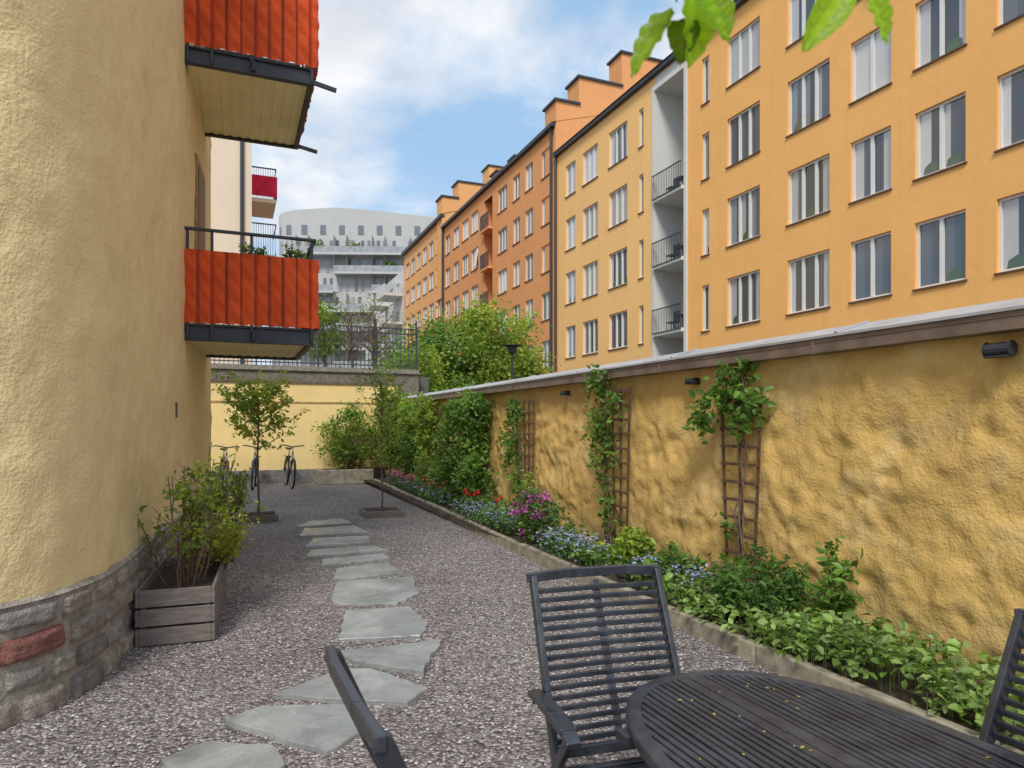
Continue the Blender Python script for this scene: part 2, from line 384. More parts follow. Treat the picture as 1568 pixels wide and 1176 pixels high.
# ------------------------------------------------------------------ left house
prof=[(-6,3.3),(-4,3.45),(-2.6,3.62),(-1.75,3.82),(-1.09,4.21),(-.80,4.66),(-.69,5.28),(-.60,6.65),(-.47,8.1),(-.34,9.9),(-.29,11.0)]
def cat(pr,step):
    out=[]
    for i in range(len(pr)-1):
        p0=Vector(pr[max(i-1,0)]);p1=Vector(pr[i]);p2=Vector(pr[i+1]);p3=Vector(pr[min(i+2,len(pr)-1)])
        k=max(2,int((p2-p1).length/step))
        for j in range(k):
            t=j/k; out.append(.5*((2*p1)+(p2-p0)*t+(2*p0-5*p1+4*p2-p3)*t*t+(3*p1-p0-3*p2+p3)*t**3))
    out.append(Vector(pr[-1])); return out
pl=cat(prof,.05); HT=9.2; PT=.62
house=empty('yellow_house')
cum=[0]
for i in range(1,len(pl)): cum.append(cum[-1]+(pl[i]-pl[i-1]).length)
nrms=[]
for i in range(len(pl)):
    t=(pl[min(i+1,len(pl)-1)]-pl[max(i-1,0)]).normalized(); nrms.append(Vector((t.y,-t.x)))
def rid(x,y,z): return (1-abs(noise.noise(Vector((x,y,z)))))**6
mb=MB(); zs=list(np.arange(PT-.02,6.6,.05))+list(np.arange(6.6,HT+.05,.2)); V=[];F=[]
for zi,z in enumerate(zs):
    for i,p in enumerate(pl):
        c_=cum[i]; a=.018*noise.noise(Vector((c_*1.7,z*1.7,0)))+.014*noise.noise(Vector((c_*4+z*1.0,z*2.6,5)))+.009*noise.noise(Vector((c_*10,z*7,8)))+.010*rid(c_*2.2+z*.5,z*1.6,3)
        n=nrms[i]; V.append((p.x+n.x*a,p.y+n.y*a,z))
k=len(pl)
for r in range(len(zs)-1):
    for i in range(k-1): F.append((r*k+i,r*k+i+1,(r+1)*k+i+1,(r+1)*k+i))
mb.add(V,F); mb.build('wall_facade',[M_LEFT],house,smooth=True)
mb=MB(); e=pl[-1]; mb.add([(e.x,e.y,0),(e.x,e.y,HT),(-6,11.0,HT),(-6,11.0,0)],[(3,2,1,0)])
mb.add([(-6,3.3,HT-.02)]+[(p.x,p.y,HT-.02) for p in pl[::6]]+[(e.x,e.y,HT-.02),(-6,11,HT-.02)],[tuple(range(len(pl[::6])+3))]); mb.build('wall_rear',[M_LEFT],house)
mb=MB()
for z in (2.65,5.6):
    for yy in (9.3,):
        i=min(range(len(pl)),key=lambda q:abs(pl[q].y-yy)); p=pl[i]
        M=Matrix.Translation((p.x,p.y,z))@Matrix.Rotation(math.radians(-4),4,'Z')
        mb.box((-.05,-.42,0),(.03,.42,2.1),0,(.36,.22,.09),M); mb.box((.031,-.33,.1),(.04,.33,2.0),0,(.22,.14,.07),M)
for (yy,z) in((7.55,1.62),(7.6,4.95)): 
    i=min(range(len(pl)),key=lambda q:abs(pl[q].y-yy)); mb.box((pl[i].x-.05,yy,z),(pl[i].x+.012,yy+.06,z+.15),0,(.12,.10,.07))
mb.build('balcony_doors',[M_COLS,M_GLASS],house)
mb=MB(); pal=[(.33,.28,.24),(.40,.345,.29),(.27,.24,.215),(.46,.40,.33),(.35,.29,.255),(.40,.36,.33),(.30,.27,.26),(.37,.31,.26),(.43,.37,.33),(.29,.25,.22),(.34,.245,.215)]
def at(s):
    s=max(0,min(cum[-1],s)); i=min(int(np.searchsorted(cum,s)),len(pl)-1); i=max(1,i); t=(s-cum[i-1])/max(1e-6,cum[i]-cum[i-1])
    return pl[i-1].lerp(pl[i],t), nrms[i-1].lerp(nrms[i],t).normalized()
rowz=[0,.15,.30,.47,PT-.01]; nred=0
for r in range(4):
    s=2.0+r*.13
    while s<cum[-1]-.05:
        L=random.uniform(.15,.42); s2=min(s+L,cum[-1]); z0=rowz[r]-(.05 if r==0 else 0); z1=rowz[r+1]; g=random.uniform(.006,.013); col=random.choice(pal); col=mul(col,random.uniform(.8,1.15))
        if r==2 and s>5.0 and nred==0: col=(.30,.12,.095); nred=1
        nu,nv=9,6; vs=[];fs=[]; dep=random.uniform(.036,.055); sd=random.random()*50
        for b in range(nv+1):
            for a in range(nu+1):
                u=a/nu;v=b/nv; p,n=at(lerp(s+g,s2-g,u)+.012*noise.noise(Vector((v*3,sd,4)))); ed=min(u,1-u,.115)/.115; ev=min(v,1-v,.17)/.17; h=dep*min(ed,ev)**.5 + .014*noise.noise(Vector((u*4+sd,v*3,sd)))
                h=max(-.01,h) if min(ed,ev)>0 else -.01; zz=lerp(z0+g,z1-g,v)+.012*noise.noise(Vector((u*2+sd,v,1)))
                vs.append((p.x+n.x*(h),p.y+n.y*(h),zz))
        for b in range(nv):
            for a in range(nu): q=b*(nu+1)+a; fs.append((q,q+1,q+nu+2,q+nu+1))
        mb.add(vs,fs,0,col); s=s2
mb.build('stone_plinth',[M_STONE],house,smooth=True)
mb=MB(); vs=[];fs=[]; sub=pl[::2]; sn=nrms[::2]
for (o,z) in((.020,-.05),(.020,PT-.012),(.032,PT-.004),(.0,PT+.02)):
    for p,n in zip(sub,sn): vs.append((p.x+n.x*o,p.y+n.y*o,z))
k=len(sub)
for r in range(3):
    for i in range(k-1): fs.append((r*k+i,r*k+i+1,(r+1)*k+i+1,(r+1)*k+i))
mb.add(vs,fs,0,(.44,.40,.34)); mb.build('plinth_mortar',[M_STONE],house)
# ------------------------------------------------------------------ balconies
def mk_fabric():
    m=NT('red_awning_fabric'); c=m.attr(); f=m.noise(3,3)
    wr=m.noise(6,3,.6,.5,vec=m.map((1.6,1.6,1.2)))
    return m.fin(m.mix(1.0,c,m.ramp(f,[(.3,.8),(.7,1.1)]),'MULTIPLY'),.8,m.bump(wr,.5,.04),spec=.15)
M_FAB=mk_fabric()
M_UNDER=simple('cream_panel',(.88,.78,.46),.6,var=.08,scale=2)
def balcony(zb,pots):
    root=empty('balcony'); X0,X1,Y0,Y1=-.47,.86,8.08,10.05; zt=zb+.18; zr=zb+1.21
    mb=MB()
    mb.box((X0-.05,Y0,zb),(X1,Y0+.05,zt)); mb.box((X1-.05,Y0+.05,zb),(X1,Y1-.05,zt)); mb.box((X0+.1,Y1-.05,zb),(X1,Y1,zt))
    mb.box((X0-.05,Y0-.03,zt-.02),(X1+.03,Y0,zt)); mb.box((X0-.05,Y0-.03,zb),(X1+.03,Y0,zb+.015))
    for x in (.15,.5): mb.box((x,Y0+.05,zb+.09),(x+.04,Y1-.05,zb+.15))
    for x in (X0+.03,X0+.27,.2,X1-.02):
        mb.box((x-.015,Y0-.035,zb+.02),(x+.015,Y0-.005,zr-.03))
    for yy in (8.7,9.4,Y1): mb.box((X1-.01,yy-.015,zb+.02),(X1+.02,yy+.015,zr-.03))
    mb.box((X0-.02,Y0-.045,zr-.03),(X1+.03,Y0+.0,zr)); mb.box((X1-.015,Y0,zr-.03),(X1+.03,Y1+.03,zr)); mb.box((X0+.12,Y1-.01,zr-.03),(X1-.015,Y1+.03,zr))
    if not pots:
        for yy in(Y0+.02,Y1-.02): mb.bar((X1-.02,yy,zb+.05),(X1+.26,yy,zb+.0),.05,.03)
    mb.tube([(.22,Y0-.05,zb+.13),(.22,Y0-.05,zb+.02)],.022,8)
    mb.build('steel_frame',[M_DARKMETAL],root,bevel=.004)
    mb=MB(); nx=22
    for i in range(nx):
        a=lerp(X0+.02,X1-.055,i/nx); b=lerp(X0+.02,X1-.055,(i+1)/nx); z=zb+.03+(.008 if i%2 else 0)
        mb.box((a,Y0+.055,z),(b,Y1-.055,zt-.03))
    mb.build('slab_underside',[M_UNDER],root)
    mb=MB(); L1=X1+.05-X0; L2=Y1-Y0; nu=260; nv=30; vs=[];fs=[]
    zf0,zf1=zt+.0,zb+.97
    for j in range(nv+1):
        v=j/nv
        for i in range(nu+1):
            s=i/nu*(L1+L2); cell=math.floor(s/.145)
            ph=abs(((s/.145)%1)-.5)*2
            # diagonal gathered wrinkles between the lashing lines
            dg=math.sin((v*7.5+(s/.145-cell)*1.6+.8*math.sin(cell*2.3))*math.pi)
            wv=-.012*ph**2+.008*dg*(1-ph**3)+.010*noise.noise(Vector((s*6+v*3,v*5-s*3,zb)))
            if s<L1: x=X0+s;y=Y0-.055-wv
            else: x=X1+.055+wv;y=Y0-.03+(s-L1)
            sc=.014*abs(math.sin(s*math.pi/.145)) if j==0 else 0
            vs.append((x,y,lerp(zf0,zf1,v)+sc))
    for j in range(nv):
        for i in range(nu):
            q=j*(nu+1)+i; fs.append((q,q+1,q+nu+2,q+nu+1))
    mb.add(vs,fs,0)
    for q in range(len(fs)):
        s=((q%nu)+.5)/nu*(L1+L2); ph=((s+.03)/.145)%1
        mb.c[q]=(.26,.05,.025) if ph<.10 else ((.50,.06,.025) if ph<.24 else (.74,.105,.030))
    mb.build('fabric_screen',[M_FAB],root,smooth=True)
    if pots:
        mb=MB()
        for (x,yy,h,r) in((.17,8.3,.17,.08),(.32,8.4,.13,.06),(.62,8.3,.13,.07),(.74,8.5,.2,.06)):
            zz=zb+.93; mb.tube([(x,yy,zz),(x,yy,zz+.09)],[r*.7,r],10,1,(.25,.24,.22))
            P,C,_=clumps((x,yy,zz+.15),(r,r,h*.5),8,14,.025,G1,colb=G3); leaves(mb,P,.045,C)
            mb.box((x-.08,yy-.05,zz-.02),(x+.08,yy+.05,zz-.0),1,(.05,.05,.05))
        mb.build('potted_plants',[M_LEAF,M_COLS],root)
balcony(2.45,True); balcony(5.42,False)
# ------------------------------------------------------------------ back wall and street behind
bw=empty('yard_end_wall')
mb=MB(); mb.box((-5,18.9,.3),(4.3,19.2,2.64)); mb.build('rendered_wall',[M_BACK],bw)
mb=MB(); mb.box((-5,18.84,-.1),(4.25,19.15,.36),0,(.25,.24,.23)); 
mb.box((-5,18.86,2.64),(4.4,19.24,2.70),0,(.18,.14,.10)); mb.box((-5,19.3,2.0),(5,19.7,3.0),0,(.22,.20,.16)); mb.box((-5,19.24,3.0),(5,19.75,3.13),0,(.30,.28,.23))
mb.box((-5,18.88,2.12),(4.2,18.9,2.16),0,(.6,.42,.16))
mb.build('stone_plinth_and_coping',[M_STONE],bw)
mb=MB(); mb.box((-30,19.7,-.02),(5.4,70,2.95)); mb.build('street_terrace',[M_GROUND])
mb=MB(); x=-1.0
while x<5: 
    mb.box((x-.009,19.5,3.13),(x+.009,19.518,4.3)); x+=.115
for z in(3.22,4.15,4.3): mb.box((-1,19.495,z),(5,19.523,z+.03))
for x in (-1,.6,2.2,3.8,4.98): mb.box((x-.02,19.48,3.13),(x+.02,19.54,4.5)); mb.tube([(x,19.51,4.5),(x,19.51,4.54),(x,19.51,4.6)],[.01,.035,.005],8)
for x in np.arange(-.9,4.9,.23): mb.tube([(x+math.cos(t)*.05,19.51,4.235+math.sin(t)*.05) for t in np.linspace(0,5.6,8)],.007,4,closed=True)
mb.build('iron_railing',[M_DARKMETAL])
mb=MB()
mb.box((2.05,18.0,0),(3.45,18.12,.38)); mb.box((2.05,18.12,0),(2.17,18.84,.38)); mb.box((2.17,18.12,0),(3.4,18.8,.33),1)
mb.build('concrete_planter',[M_CONC,M_SOIL],bevel=.015)
mb=MB(); P,C,cc=clumps((2.95,18.4,1.2),(.9,.4,.8),80,50,.10,G1,colb=YG); leaves(mb,P,.085,C)
for c in cc[::3]: branchy(mb,(2.9+random.gauss(0,.2),18.45,.33),c,.012,5,.05)
mb.build('ivy_shrub',[M_LEAF,M_BARK])
# ------------------------------------------------------------------ garden wall (right)
gw=empty('garden_wall')
mb=MB(); V=[];F=[]; ys=np.arange(-3,18.95,.033); zs=np.arange(0,2.13,.033)
for z in zs:
    for y in ys:
        a=.018*noise.noise(Vector((y*1.6,z*1.8,2)))+.014*noise.noise(Vector((y*4+z*2,z*4.5,7)))+.010*noise.noise(Vector((y*10,z*9,9)))
        t=noise.noise(Vector((y*1.7+z*.6,z*2.2-y*.3,14)))+.4*noise.noise(Vector((y*7,z*7,4))); a+=.016*max(0,min(1,(t-.05)/.06))
        t=noise.noise(Vector((y*2.6-z*.6,z*3.2+y*.3,24)))+.35*noise.noise(Vector((y*9,z*9,34))); a-=.012*max(0,min(1,(t-.15)/.06))
        a+=.016*rid(y*1.9+z*1.1,z*2.6-y*.7,51)*(.5+noise.noise(Vector((y,z,3))))
        V.append((4.0-a,y,z))
k=len(ys)
for r in range(len(zs)-1):
    for i in range(k-1): F.append((r*k+i,(r+1)*k+i,(r+1)*k+i+1,r*k+i+1))
mb.add(V,F); mb.build('rough_render_face',[M_OCHRE],gw,smooth=True)
mb=MB(); mb.box((4.06,-3,0),(4.3,18.9,2.1)); mb.build('wall_core',[M_OCHRE],gw)
mb=MB()
mb.add([(3.86,-3,2.06),(3.86,18.9,2.06),(3.86,18.9,2.17),(3.86,-3,2.17),(4.03,-3,2.06),(4.03,18.9,2.06)],[(0,3,2,1),(0,1,5,4)],0)
mb.box((3.855,-3,2.13),(3.865,18.9,2.172),0)
for y in np.arange(-2,18.9,1.9): mb.box((3.85,y,2.055),(3.862,y+.02,2.178),0)
mb.build('brown_fascia',[M_BROWNCAP],gw)
mb=MB()
mb.add([(3.842,-3,2.178),(3.842,18.9,2.178),(4.15,18.9,2.27),(4.15,-3,2.27),(4.4,18.9,2.19),(4.4,-3,2.19),(3.842,-3,2.160),(3.842,18.9,2.160)],[(0,3,2,1),(3,5,4,2),(6,0,1,7)],0)
for y in np.arange(-2.2,18.9,1.9): mb.bar((3.84,y,2.185),(4.14,y,2.276),.025,.012,side=(0,1,0))
mb.build('metal_coping',[M_GREYCAP],gw)
def wall_lamp(y,z,k=1):
    mb=MB(); mb.box((3.93,y-.03,z-.03),(4.02,y+.03,z+.03)); a=.06*k; r=.036*k
    mb.tube([(3.91,y-a,z),(3.91,y+a,z)],[r*.95,r*.95],14); mb.box((3.91-r*.9,y-a,z-r*1.15),(3.935,y+a,z-r*.9)); mb.tube([(3.91,y-a-.005,z),(3.91,y-a,z)],r*1.12,14); mb.tube([(3.91,y+a,z),(3.91,y+a+.005,z)],r*1.12,14)
    mb.build('wall_lamp',[M_DARKMETAL],bevel=.002)
wall_lamp(2.46,1.965,1.1); wall_lamp(5.2,1.95,.75); wall_lamp(7.8,1.95,.75)
mb=MB(); kp=[(3.13,-2),(3.13,2),(3.14,5),(3.17,7.5),(3.27,11),(3.42,17.9)]
for (a,b) in zip(kp[:-1],kp[1:]):
    n=max(1,int((b[1]-a[1])/1.2))
    for i in range(n):
        p=(lerp(a[0],b[0],i/n),lerp(a[1],b[1],i/n)); q=(lerp(a[0],b[0],(i+1)/n),lerp(a[1],b[1],(i+1)/n)-.012)
        j=random.uniform(-.006,.006); h=.13+random.uniform(-.008,.008)
        mb.add([(p[0]+j,p[1],-.05),(p[0]+.07+j,p[1],-.05),(q[0]+.07+j,q[1],-.05),(q[0]+j,q[1],-.05),(p[0]+j,p[1],h),(p[0]+.07+j,p[1],h),(q[0]+.07+j,q[1],h),(q[0]+j,q[1],h)],
          [(0,3,2,1),(4,5,6,7),(0,1,5,4),(1,2,6,5),(2,3,7,6),(3,0,4,7)])
mb.build('flower_bed_kerb',[M_CONC],bevel=.012)
mb=MB(); V=[];F=[]; ys=np.arange(-2,18.9,.1); xs=np.linspace(3.18,4.02,10)
for y in ys:
    for x in xs: V.append((x,y,.10+.03*noise.noise(Vector((x*4,y*4,0)))))
for r in range(len(ys)-1):
    for i in range(9): q=r*10+i; F.append((q,q+1,q+11,q+10))
mb.add(V,F); mb.build('flower_bed_soil',[M_SOIL],smooth=True)
# ------------------------------------------------------------------ trellises
def trellis(y0,y1,z0,z1,taper=.12,x=3.92):
    mb=MB(); c=(y0+y1)/2; hw=(y1-y0)/2
    for s in(-1,0,1): mb.bar((x,c+s*hw*(1-taper*3),z0),(x,c+s*hw,z1),.026,.014,side=(0,1,0))
    n=int((z1-z0)/.155)
    for i in range(n+1):
        t=(i+.4)/(n+.6); w=hw*lerp(1-taper*3,1,t); z=lerp(z0,z1,t); mb.bar((x-.014,c-w-.015,z+random.uniform(-.004,.004)),(x-.014,c+w+.015,z),.024,.012)
    mb.build('trellis',[M_TRELLIS])
trellis(4.30,4.78,.12,1.84); trellis(6.25,6.62,.12,1.95); trellis(8.75,9.1,.12,1.9); trellis(11.9,12.3,.12,1.9); trellis(13.5,13.9,.12,1.9)
# ------------------------------------------------------------------ climbers
def climber(name,segs,leaf,col,colb,stems=4,base=None,xc=3.83,xr=.09,per=13):
    mb=MB(); 
    for (y,z,ry,rz,k) in segs:
        P,C,cc=clumps((xc,y,z),(xr,ry,rz),k,per,(.035,.05,.06),col,colb=colb,hollow=.1)
        P[:,0]=np.minimum(P[:,0],3.94); leaves(mb,P,leaf,C,.6)
    for i in range(stems):
        y=base+random.uniform(-.12,.12); tgt=max(segs,key=lambda s:s[1]); pts=[(3.88,y,.1)]
        for q in range(1,9):
            t=q/8; pts.append((3.88+random.uniform(-.02,.03),lerp(y,tgt[0]+random.uniform(-.1,.1),t)+random.gauss(0,.02),lerp(.1,tgt[1]+tgt[3]*.5,t)))
        mb.tube(pts,[lerp(.009,.004,i/8) for i in range(9)],5,1)
    return mb.build(name,[M_LEAF,M_BARK])
climber('climbing_rose',[(4.66,1.80,.22,.13,11),(4.86,1.58,.12,.10,6),(4.32,1.75,.1,.16,5),(4.5,1.97,.16,.06,5),(4.42,1.55,.10,.06,2),(4.6,.75,.06,.12,1),(4.4,.42,.06,.1,2)],.085,G1,G3,4,4.6)
climber('clematis_vine',[(6.78,2.0,.26,.12,15),(6.7,1.6,.22,.25,16),(6.65,1.15,.15,.3,11),(6.6,.6,.12,.35,8),(6.9,1.3,.16,.3,6),(6.4,1.75,.12,.15,5)],.065,G1,G3,7,6.6)
climber('clematis_vine',[(9.3,1.75,.26,.22,18),(9.35,1.15,.25,.4,18),(9.1,.6,.2,.3,12),(9.6,1.35,.22,.2,8)],.07,G1,G3,6,9.1)
climber('climbing_hydrangea',[(13.9,1.7,.6,.45,60),(13.9,.9,.6,.5,50),(15.3,1.6,.7,.7,70),(16.6,1.6,.8,.9,90),(18,1.7,.6,.9,70)],.09,G3,YG,6,14.5,3.72,.2,16)
mb=MB()
for c,r,k in(((3.62,11.1,1.25),(.40,.75,.78),110),((3.6,10.7,1.75),(.32,.5,.3),36),((3.62,11.6,.6),(.32,.6,.35),34),((3.6,10.3,.75),(.28,.35,.35),20)):
    P,C,cc=clumps(c,r,k,34,.07,G1,colb=G3); P[:,0]=np.minimum(P[:,0],3.94); leaves(mb,P,.075,C,.65)
    for q in cc[::4]: branchy(mb,(3.7,11.1,.1),q,.012,5,.04)
mb.build('lilac_bush',[M_LEAF,M_BARK])
stem_shrub('garden_shrub',(3.7,14.9,.1),(.35,.5),1.9,22,.08,G1,G3,40,.01,sig=.05)
stem_shrub('garden_shrub',(3.65,16.8,.1),(.35,.7),2.4,24,.09,G3,YG,40,.01,sig=.06)
stem_shrub('spirea_shrub',(3.65,13.2,.1),(.35,.4),.9,16,.06,G1,YG,30,.007,sig=.04)
stem_shrub('peony_shrub',(3.58,3.95,.1),(.30,.40),.52,24,.06,G2,G1,26,.005,sig=.035)
stem_shrub('peony_shrub',(3.70,3.45,.1),(.13,.15),.74,6,.08,G1,G3,18,.006,sig=.03)
stem_shrub('young_hydrangea',(3.60,5.75,.1),(.16,.22),.45,10,.10,G3,YG,14,.006,sig=.03)
stem_shrub('young_rose',(3.62,8.2,.1),(.12,.18),.9,7,.07,G3,YG,22,.006,sig=.03)
stem_shrub('strawberry_shrub',(3.6,4.95,.1),(.25,.3),.36,12,.085,G1,G3,20,.004,sig=.04)
mb=MB(); P,C,cc=clumps((3.45,7.6,.44),(.27,.48,.32),38,24,.055,G2,colb=G1); leaves(mb,P,.075,C,.4)
for q in cc[::2]: branchy(mb,(3.5,7.6,.1),q,.008,4,.02)
for q in cc:
    if q[0]<3.6 and random.random()<.65:
        p=q+np.array([-.05,-.03,.06]); k=26; PP=p+rng.normal(size=(k,3))*.028; leaves(mb,PP,.036,np.array([[.50,.14,.42]])*rng.uniform(.5,1.3,(k,1)),.9,mat=2)
mb.build('rhododendron',[M_LEAF,M_BARK,M_PETAL])
def cover(name,spots,leaf,col,colb,n,flat=.5,wr=.7):
    mb=MB()
    for (x,y,rx,ry,hh) in spots:
        k=max(4,int(n*rx*ry/.1)); 
        for c in range(k):
            cx=x+random.uniform(-1,1)*rx; cy=y+random.uniform(-1,1)*ry; cx=min(3.93,max(3.15,cx)); br=random.uniform(.55,1.4); t=random.random(); m=10
            PP=np.array([cx,cy,.12+hh*random.uniform(.3,1)])+rng.normal(size=(m,3))*np.array([.045,.045,.03])
            C=np.array([[lerp(col[q],colb[q],t)*br for q in range(3)]])*rng.uniform(.8,1.25,(m,1)); leaves(mb,PP,leaf,C,wr,flat)
            mb.tube([(cx,cy,.08),(cx,cy,PP[0,2])],.003,4,0,(.1,.16,.04))
    mb.build(name,[M_LEAF])
cover('strawberry_plants',[(3.47,1.9,.32,.5,.22),(3.47,2.7,.32,.5,.22),(3.5,3.2,.32,.3,.22),(3.40,3.6,.24,.5,.14),(3.5,1.1,.32,.5,.22),(3.40,4.4,.24,.5,.16)],.062,G3,(.30,.40,.15),48)
cover('ground_cover',[(3.45,4.9,.25,.6,.2),(3.5,5.6,.3,.5,.18),(3.5,6.4,.3,.5,.18),(3.55,7.2,.3,.5,.2),(3.6,8.6,.3,.7,.25),(3.6,9.8,.28,.7,.28),(3.65,11,.25,.7,.3),(3.65,12.3,.28,.8,.32),(3.7,13.8,.25,.8,.32),(3.75,15.5,.25,1.0,.3)],.06,G1,G3,22)
def flowers(name,spots,size,cols,dens,hh=.30):
    mb=MB()
    for (x,y,rx,ry) in spots:
        k=int(dens*rx*ry*100)
        P=np.stack([np.clip(x+rng.normal(size=k)*rx*.6,3.15,3.9),y+rng.normal(size=k)*ry*.6,hh+rng.normal(size=k)*.05],1)
        C=np.array(cols)[rng.integers(0,len(cols),k)]*rng.uniform(.8,1.2,(k,1))
        for a in range(3): leaves(mb,P,size,C,.9,.8,mat=1)
        kk=k*2; Q=np.stack([np.clip(x+rng.normal(size=kk)*rx*.6,3.15,3.9),y+rng.normal(size=kk)*ry*.6,hh-.07+rng.normal(size=kk)*.05],1)
        leaves(mb,Q,.055,np.array([BG])*rng.uniform(.7,1.4,(kk,1)),.35,0,mat=0)
    mb.build(name,[M_LEAF,M_PETAL])
flowers('forget_me_nots',[(3.40,6.3,.22,.5),(3.4,6.9,.2,.35),(3.45,5.1,.15,.3),(3.45,9.6,.24,.8),(3.42,8.6,.18,.5),(3.55,12.0,.22,.8),(3.6,13.5,.22,.9),(3.55,4.6,.2,.25),(3.65,15.2,.2,.8)],.024,[(.34,.40,.68),(.44,.50,.76),(.36,.33,.62)],24)
flowers('pink_flowers',[(3.55,12.7,.15,.5),(3.6,14.4,.22,.7),(3.6,15.6,.2,.5),(3.5,8.1,.12,.2)],.04,[(.62,.2,.4),(.66,.26,.5),(.55,.14,.16)],12,.42)
mb=MB()
for (x,y) in[(3.42,10.0),(3.5,10.15),(3.38,9.85),(3.45,9.7),(3.5,8.95),(3.45,11.6),(3.5,13.0)]:
    for q in range(2):
        a=x+random.uniform(-.07,.07);b=y+random.uniform(-.1,.1);h=random.uniform(.38,.5)
        mb.tube([(a,b,.1),(a+.01,b,h)],.004,5,0,G1)
        for s in range(6):
            an=s*math.pi/3; mb.add([(a,b,h),(a+.028*math.cos(an-.5),b+.028*math.sin(an-.5),h+.03),(a+.016*math.cos(an),b+.016*math.sin(an),h+.075),(a+.028*math.cos(an+.5),b+.028*math.sin(an+.5),h+.03)],[(0,1,2,3)],1,(.55,.02,.02))
mb.build('red_tulips',[M_LEAF,M_PETAL])
# ------------------------------------------------------------------ young trees in square frames
def tree_frame(cx,cy,s,h=.11):
    mb=MB(); a=s/2; t=.03
    mb.box((cx-a,cy-a,-.02),(cx+a,cy-a+t,h)); mb.box((cx-a,cy+a-t,-.02),(cx+a,cy+a,h)); mb.box((cx-a,cy-a+t,-.02),(cx-a+t,cy+a-t,h-.002)); mb.box((cx+a-t,cy-a+t,-.02),(cx+a,cy+a-t,h-.002))
    mb.box((cx-a+t,cy-a+t,-.02),(cx+a-t,cy+a-t,h-.05),1); mb.build('tree_planting_frame',[M_WOOD,M_SOIL],bevel=.004)
def young_tree(name,x,y,h0,h1,R,nb,leaf,col,colb,per,r=.022,asc=.6):
    mb=MB(); tr=[(x+.01*math.sin(i*1.3),y+.008*math.cos(i*1.7),lerp(0,h1*.88,i/8)) for i in range(9)]
    mb.tube(tr,[lerp(r,r*.35,i/8) for i in range(9)],8,1)
    PP=[];CC=[]
    for b in range(nb):
        z=lerp(h0,h1*.86,(b/nb)**.9); a=b*2.4+random.uniform(-.4,.4); f=1-abs((z-h0)/(h1-h0)-.35)*.9
        L=R*random.uniform(.75,1.15)*max(.35,f); s=Vector((x,y,z)); e=s+Vector((math.cos(a)*L,math.sin(a)*L,L*asc*random.uniform(.5,1.2)+.05))
        pts=branchy(mb,s,e,r*.38,5,.03); subs=[pts]
        for k in range(5):
            p=pts[random.randint(1,5)]; q=p+Vector((random.gauss(0,.16),random.gauss(0,.16),random.uniform(-.02,.2)))*min(1.2,R/.45); subs.append(branchy(mb,p,q,r*.16,3,.015))
        br=random.uniform(.7,1.3);t=random.random()
        for s2 in subs:
            for k in range(per):
                u=random.uniform(.15,1)*(len(s2)-1); j=min(int(u),len(s2)-2); p=s2[j].lerp(s2[j+1],u-j)
                PP.append([p.x+random.gauss(0,.035),p.y+random.gauss(0,.035),p.z+random.gauss(0,.03)]); wv=br*random.uniform(.75,1.25); CC.append([lerp(col[m],colb[m],t)*wv for m in range(3)])
    leaves(mb,np.array(PP),leaf,np.array(CC),.5,.1); mb.build(name,[M_LEAF,M_BARK])
tree_frame(.39,11.75,.58); young_tree('young_maple_tree',.39,11.75,1.15,2.4,.68,22,.08,G3,YY,14)
tree_frame(2.36,11.6,.66); young_tree('young_cherry_tree',2.36,11.6,.95,2.65,.40,22,.06,G3,YG,8,.018,1.4)
# ------------------------------------------------------------------ wooden planter boxes
def planter(cx,cy,wx,wy,h,rot,boards=3):
    M=Matrix.Translation((cx,cy,0))@Matrix.Rotation(rot,4,'Z'); mb=MB(); a,b=wx/2,wy/2; bh=h/boards; t=.025
    for i in range(boards):
        z0=i*bh+.008;z1=(i+1)*bh-.008; d=random.uniform(-.004,.004)
        mb.box((-a,-b-t+d,z0),(a,-b+d,z1),0,M=M); mb.box((-a,b,z0),(a,b+t,z1),0,M=M); mb.box((-a-t,-b-t,z0),(-a-.001,b+t,z1),0,M=M); mb.box((a+.001,-b-t,z0),(a+t,b+t,z1),0,M=M)
    for sx in(-1,1):
        for sy in(-1,1): mb.box((sx*(a-.025)-.022,sy*(b-.025)-.022,0),(sx*(a-.025)+.022,sy*(b-.025)+.022,h-.02),0,M=M)
    mb.box((-a+.001,-b+.005,.01),(a-.001,b-.001,h-.07),1,M=M); mb.build('wooden_planter_box',[M_WOOD,M_SOIL],bevel=.004)
planter(-.335,5.98,.46,1.22,.40,math.radians(-3)); planter(-.19,8.8,.46,.9,.36,math.radians(-4))
stem_shrub('currant_bush',(-.34,5.75,.33),(.42,.45),1.12,15,.052,YY,G3,18,.009,sig=.03,low=.45)
stem_shrub('currant_bush',(-.12,6.35,.33),(.30,.4),.5,16,.045,YY,(.40,.44,.05),24,.006,sig=.035)
stem_shrub('currant_bush',(-.08,8.8,.3),(.30,.42),.8,18,.05,YY,G3,22,.007,sig=.035)
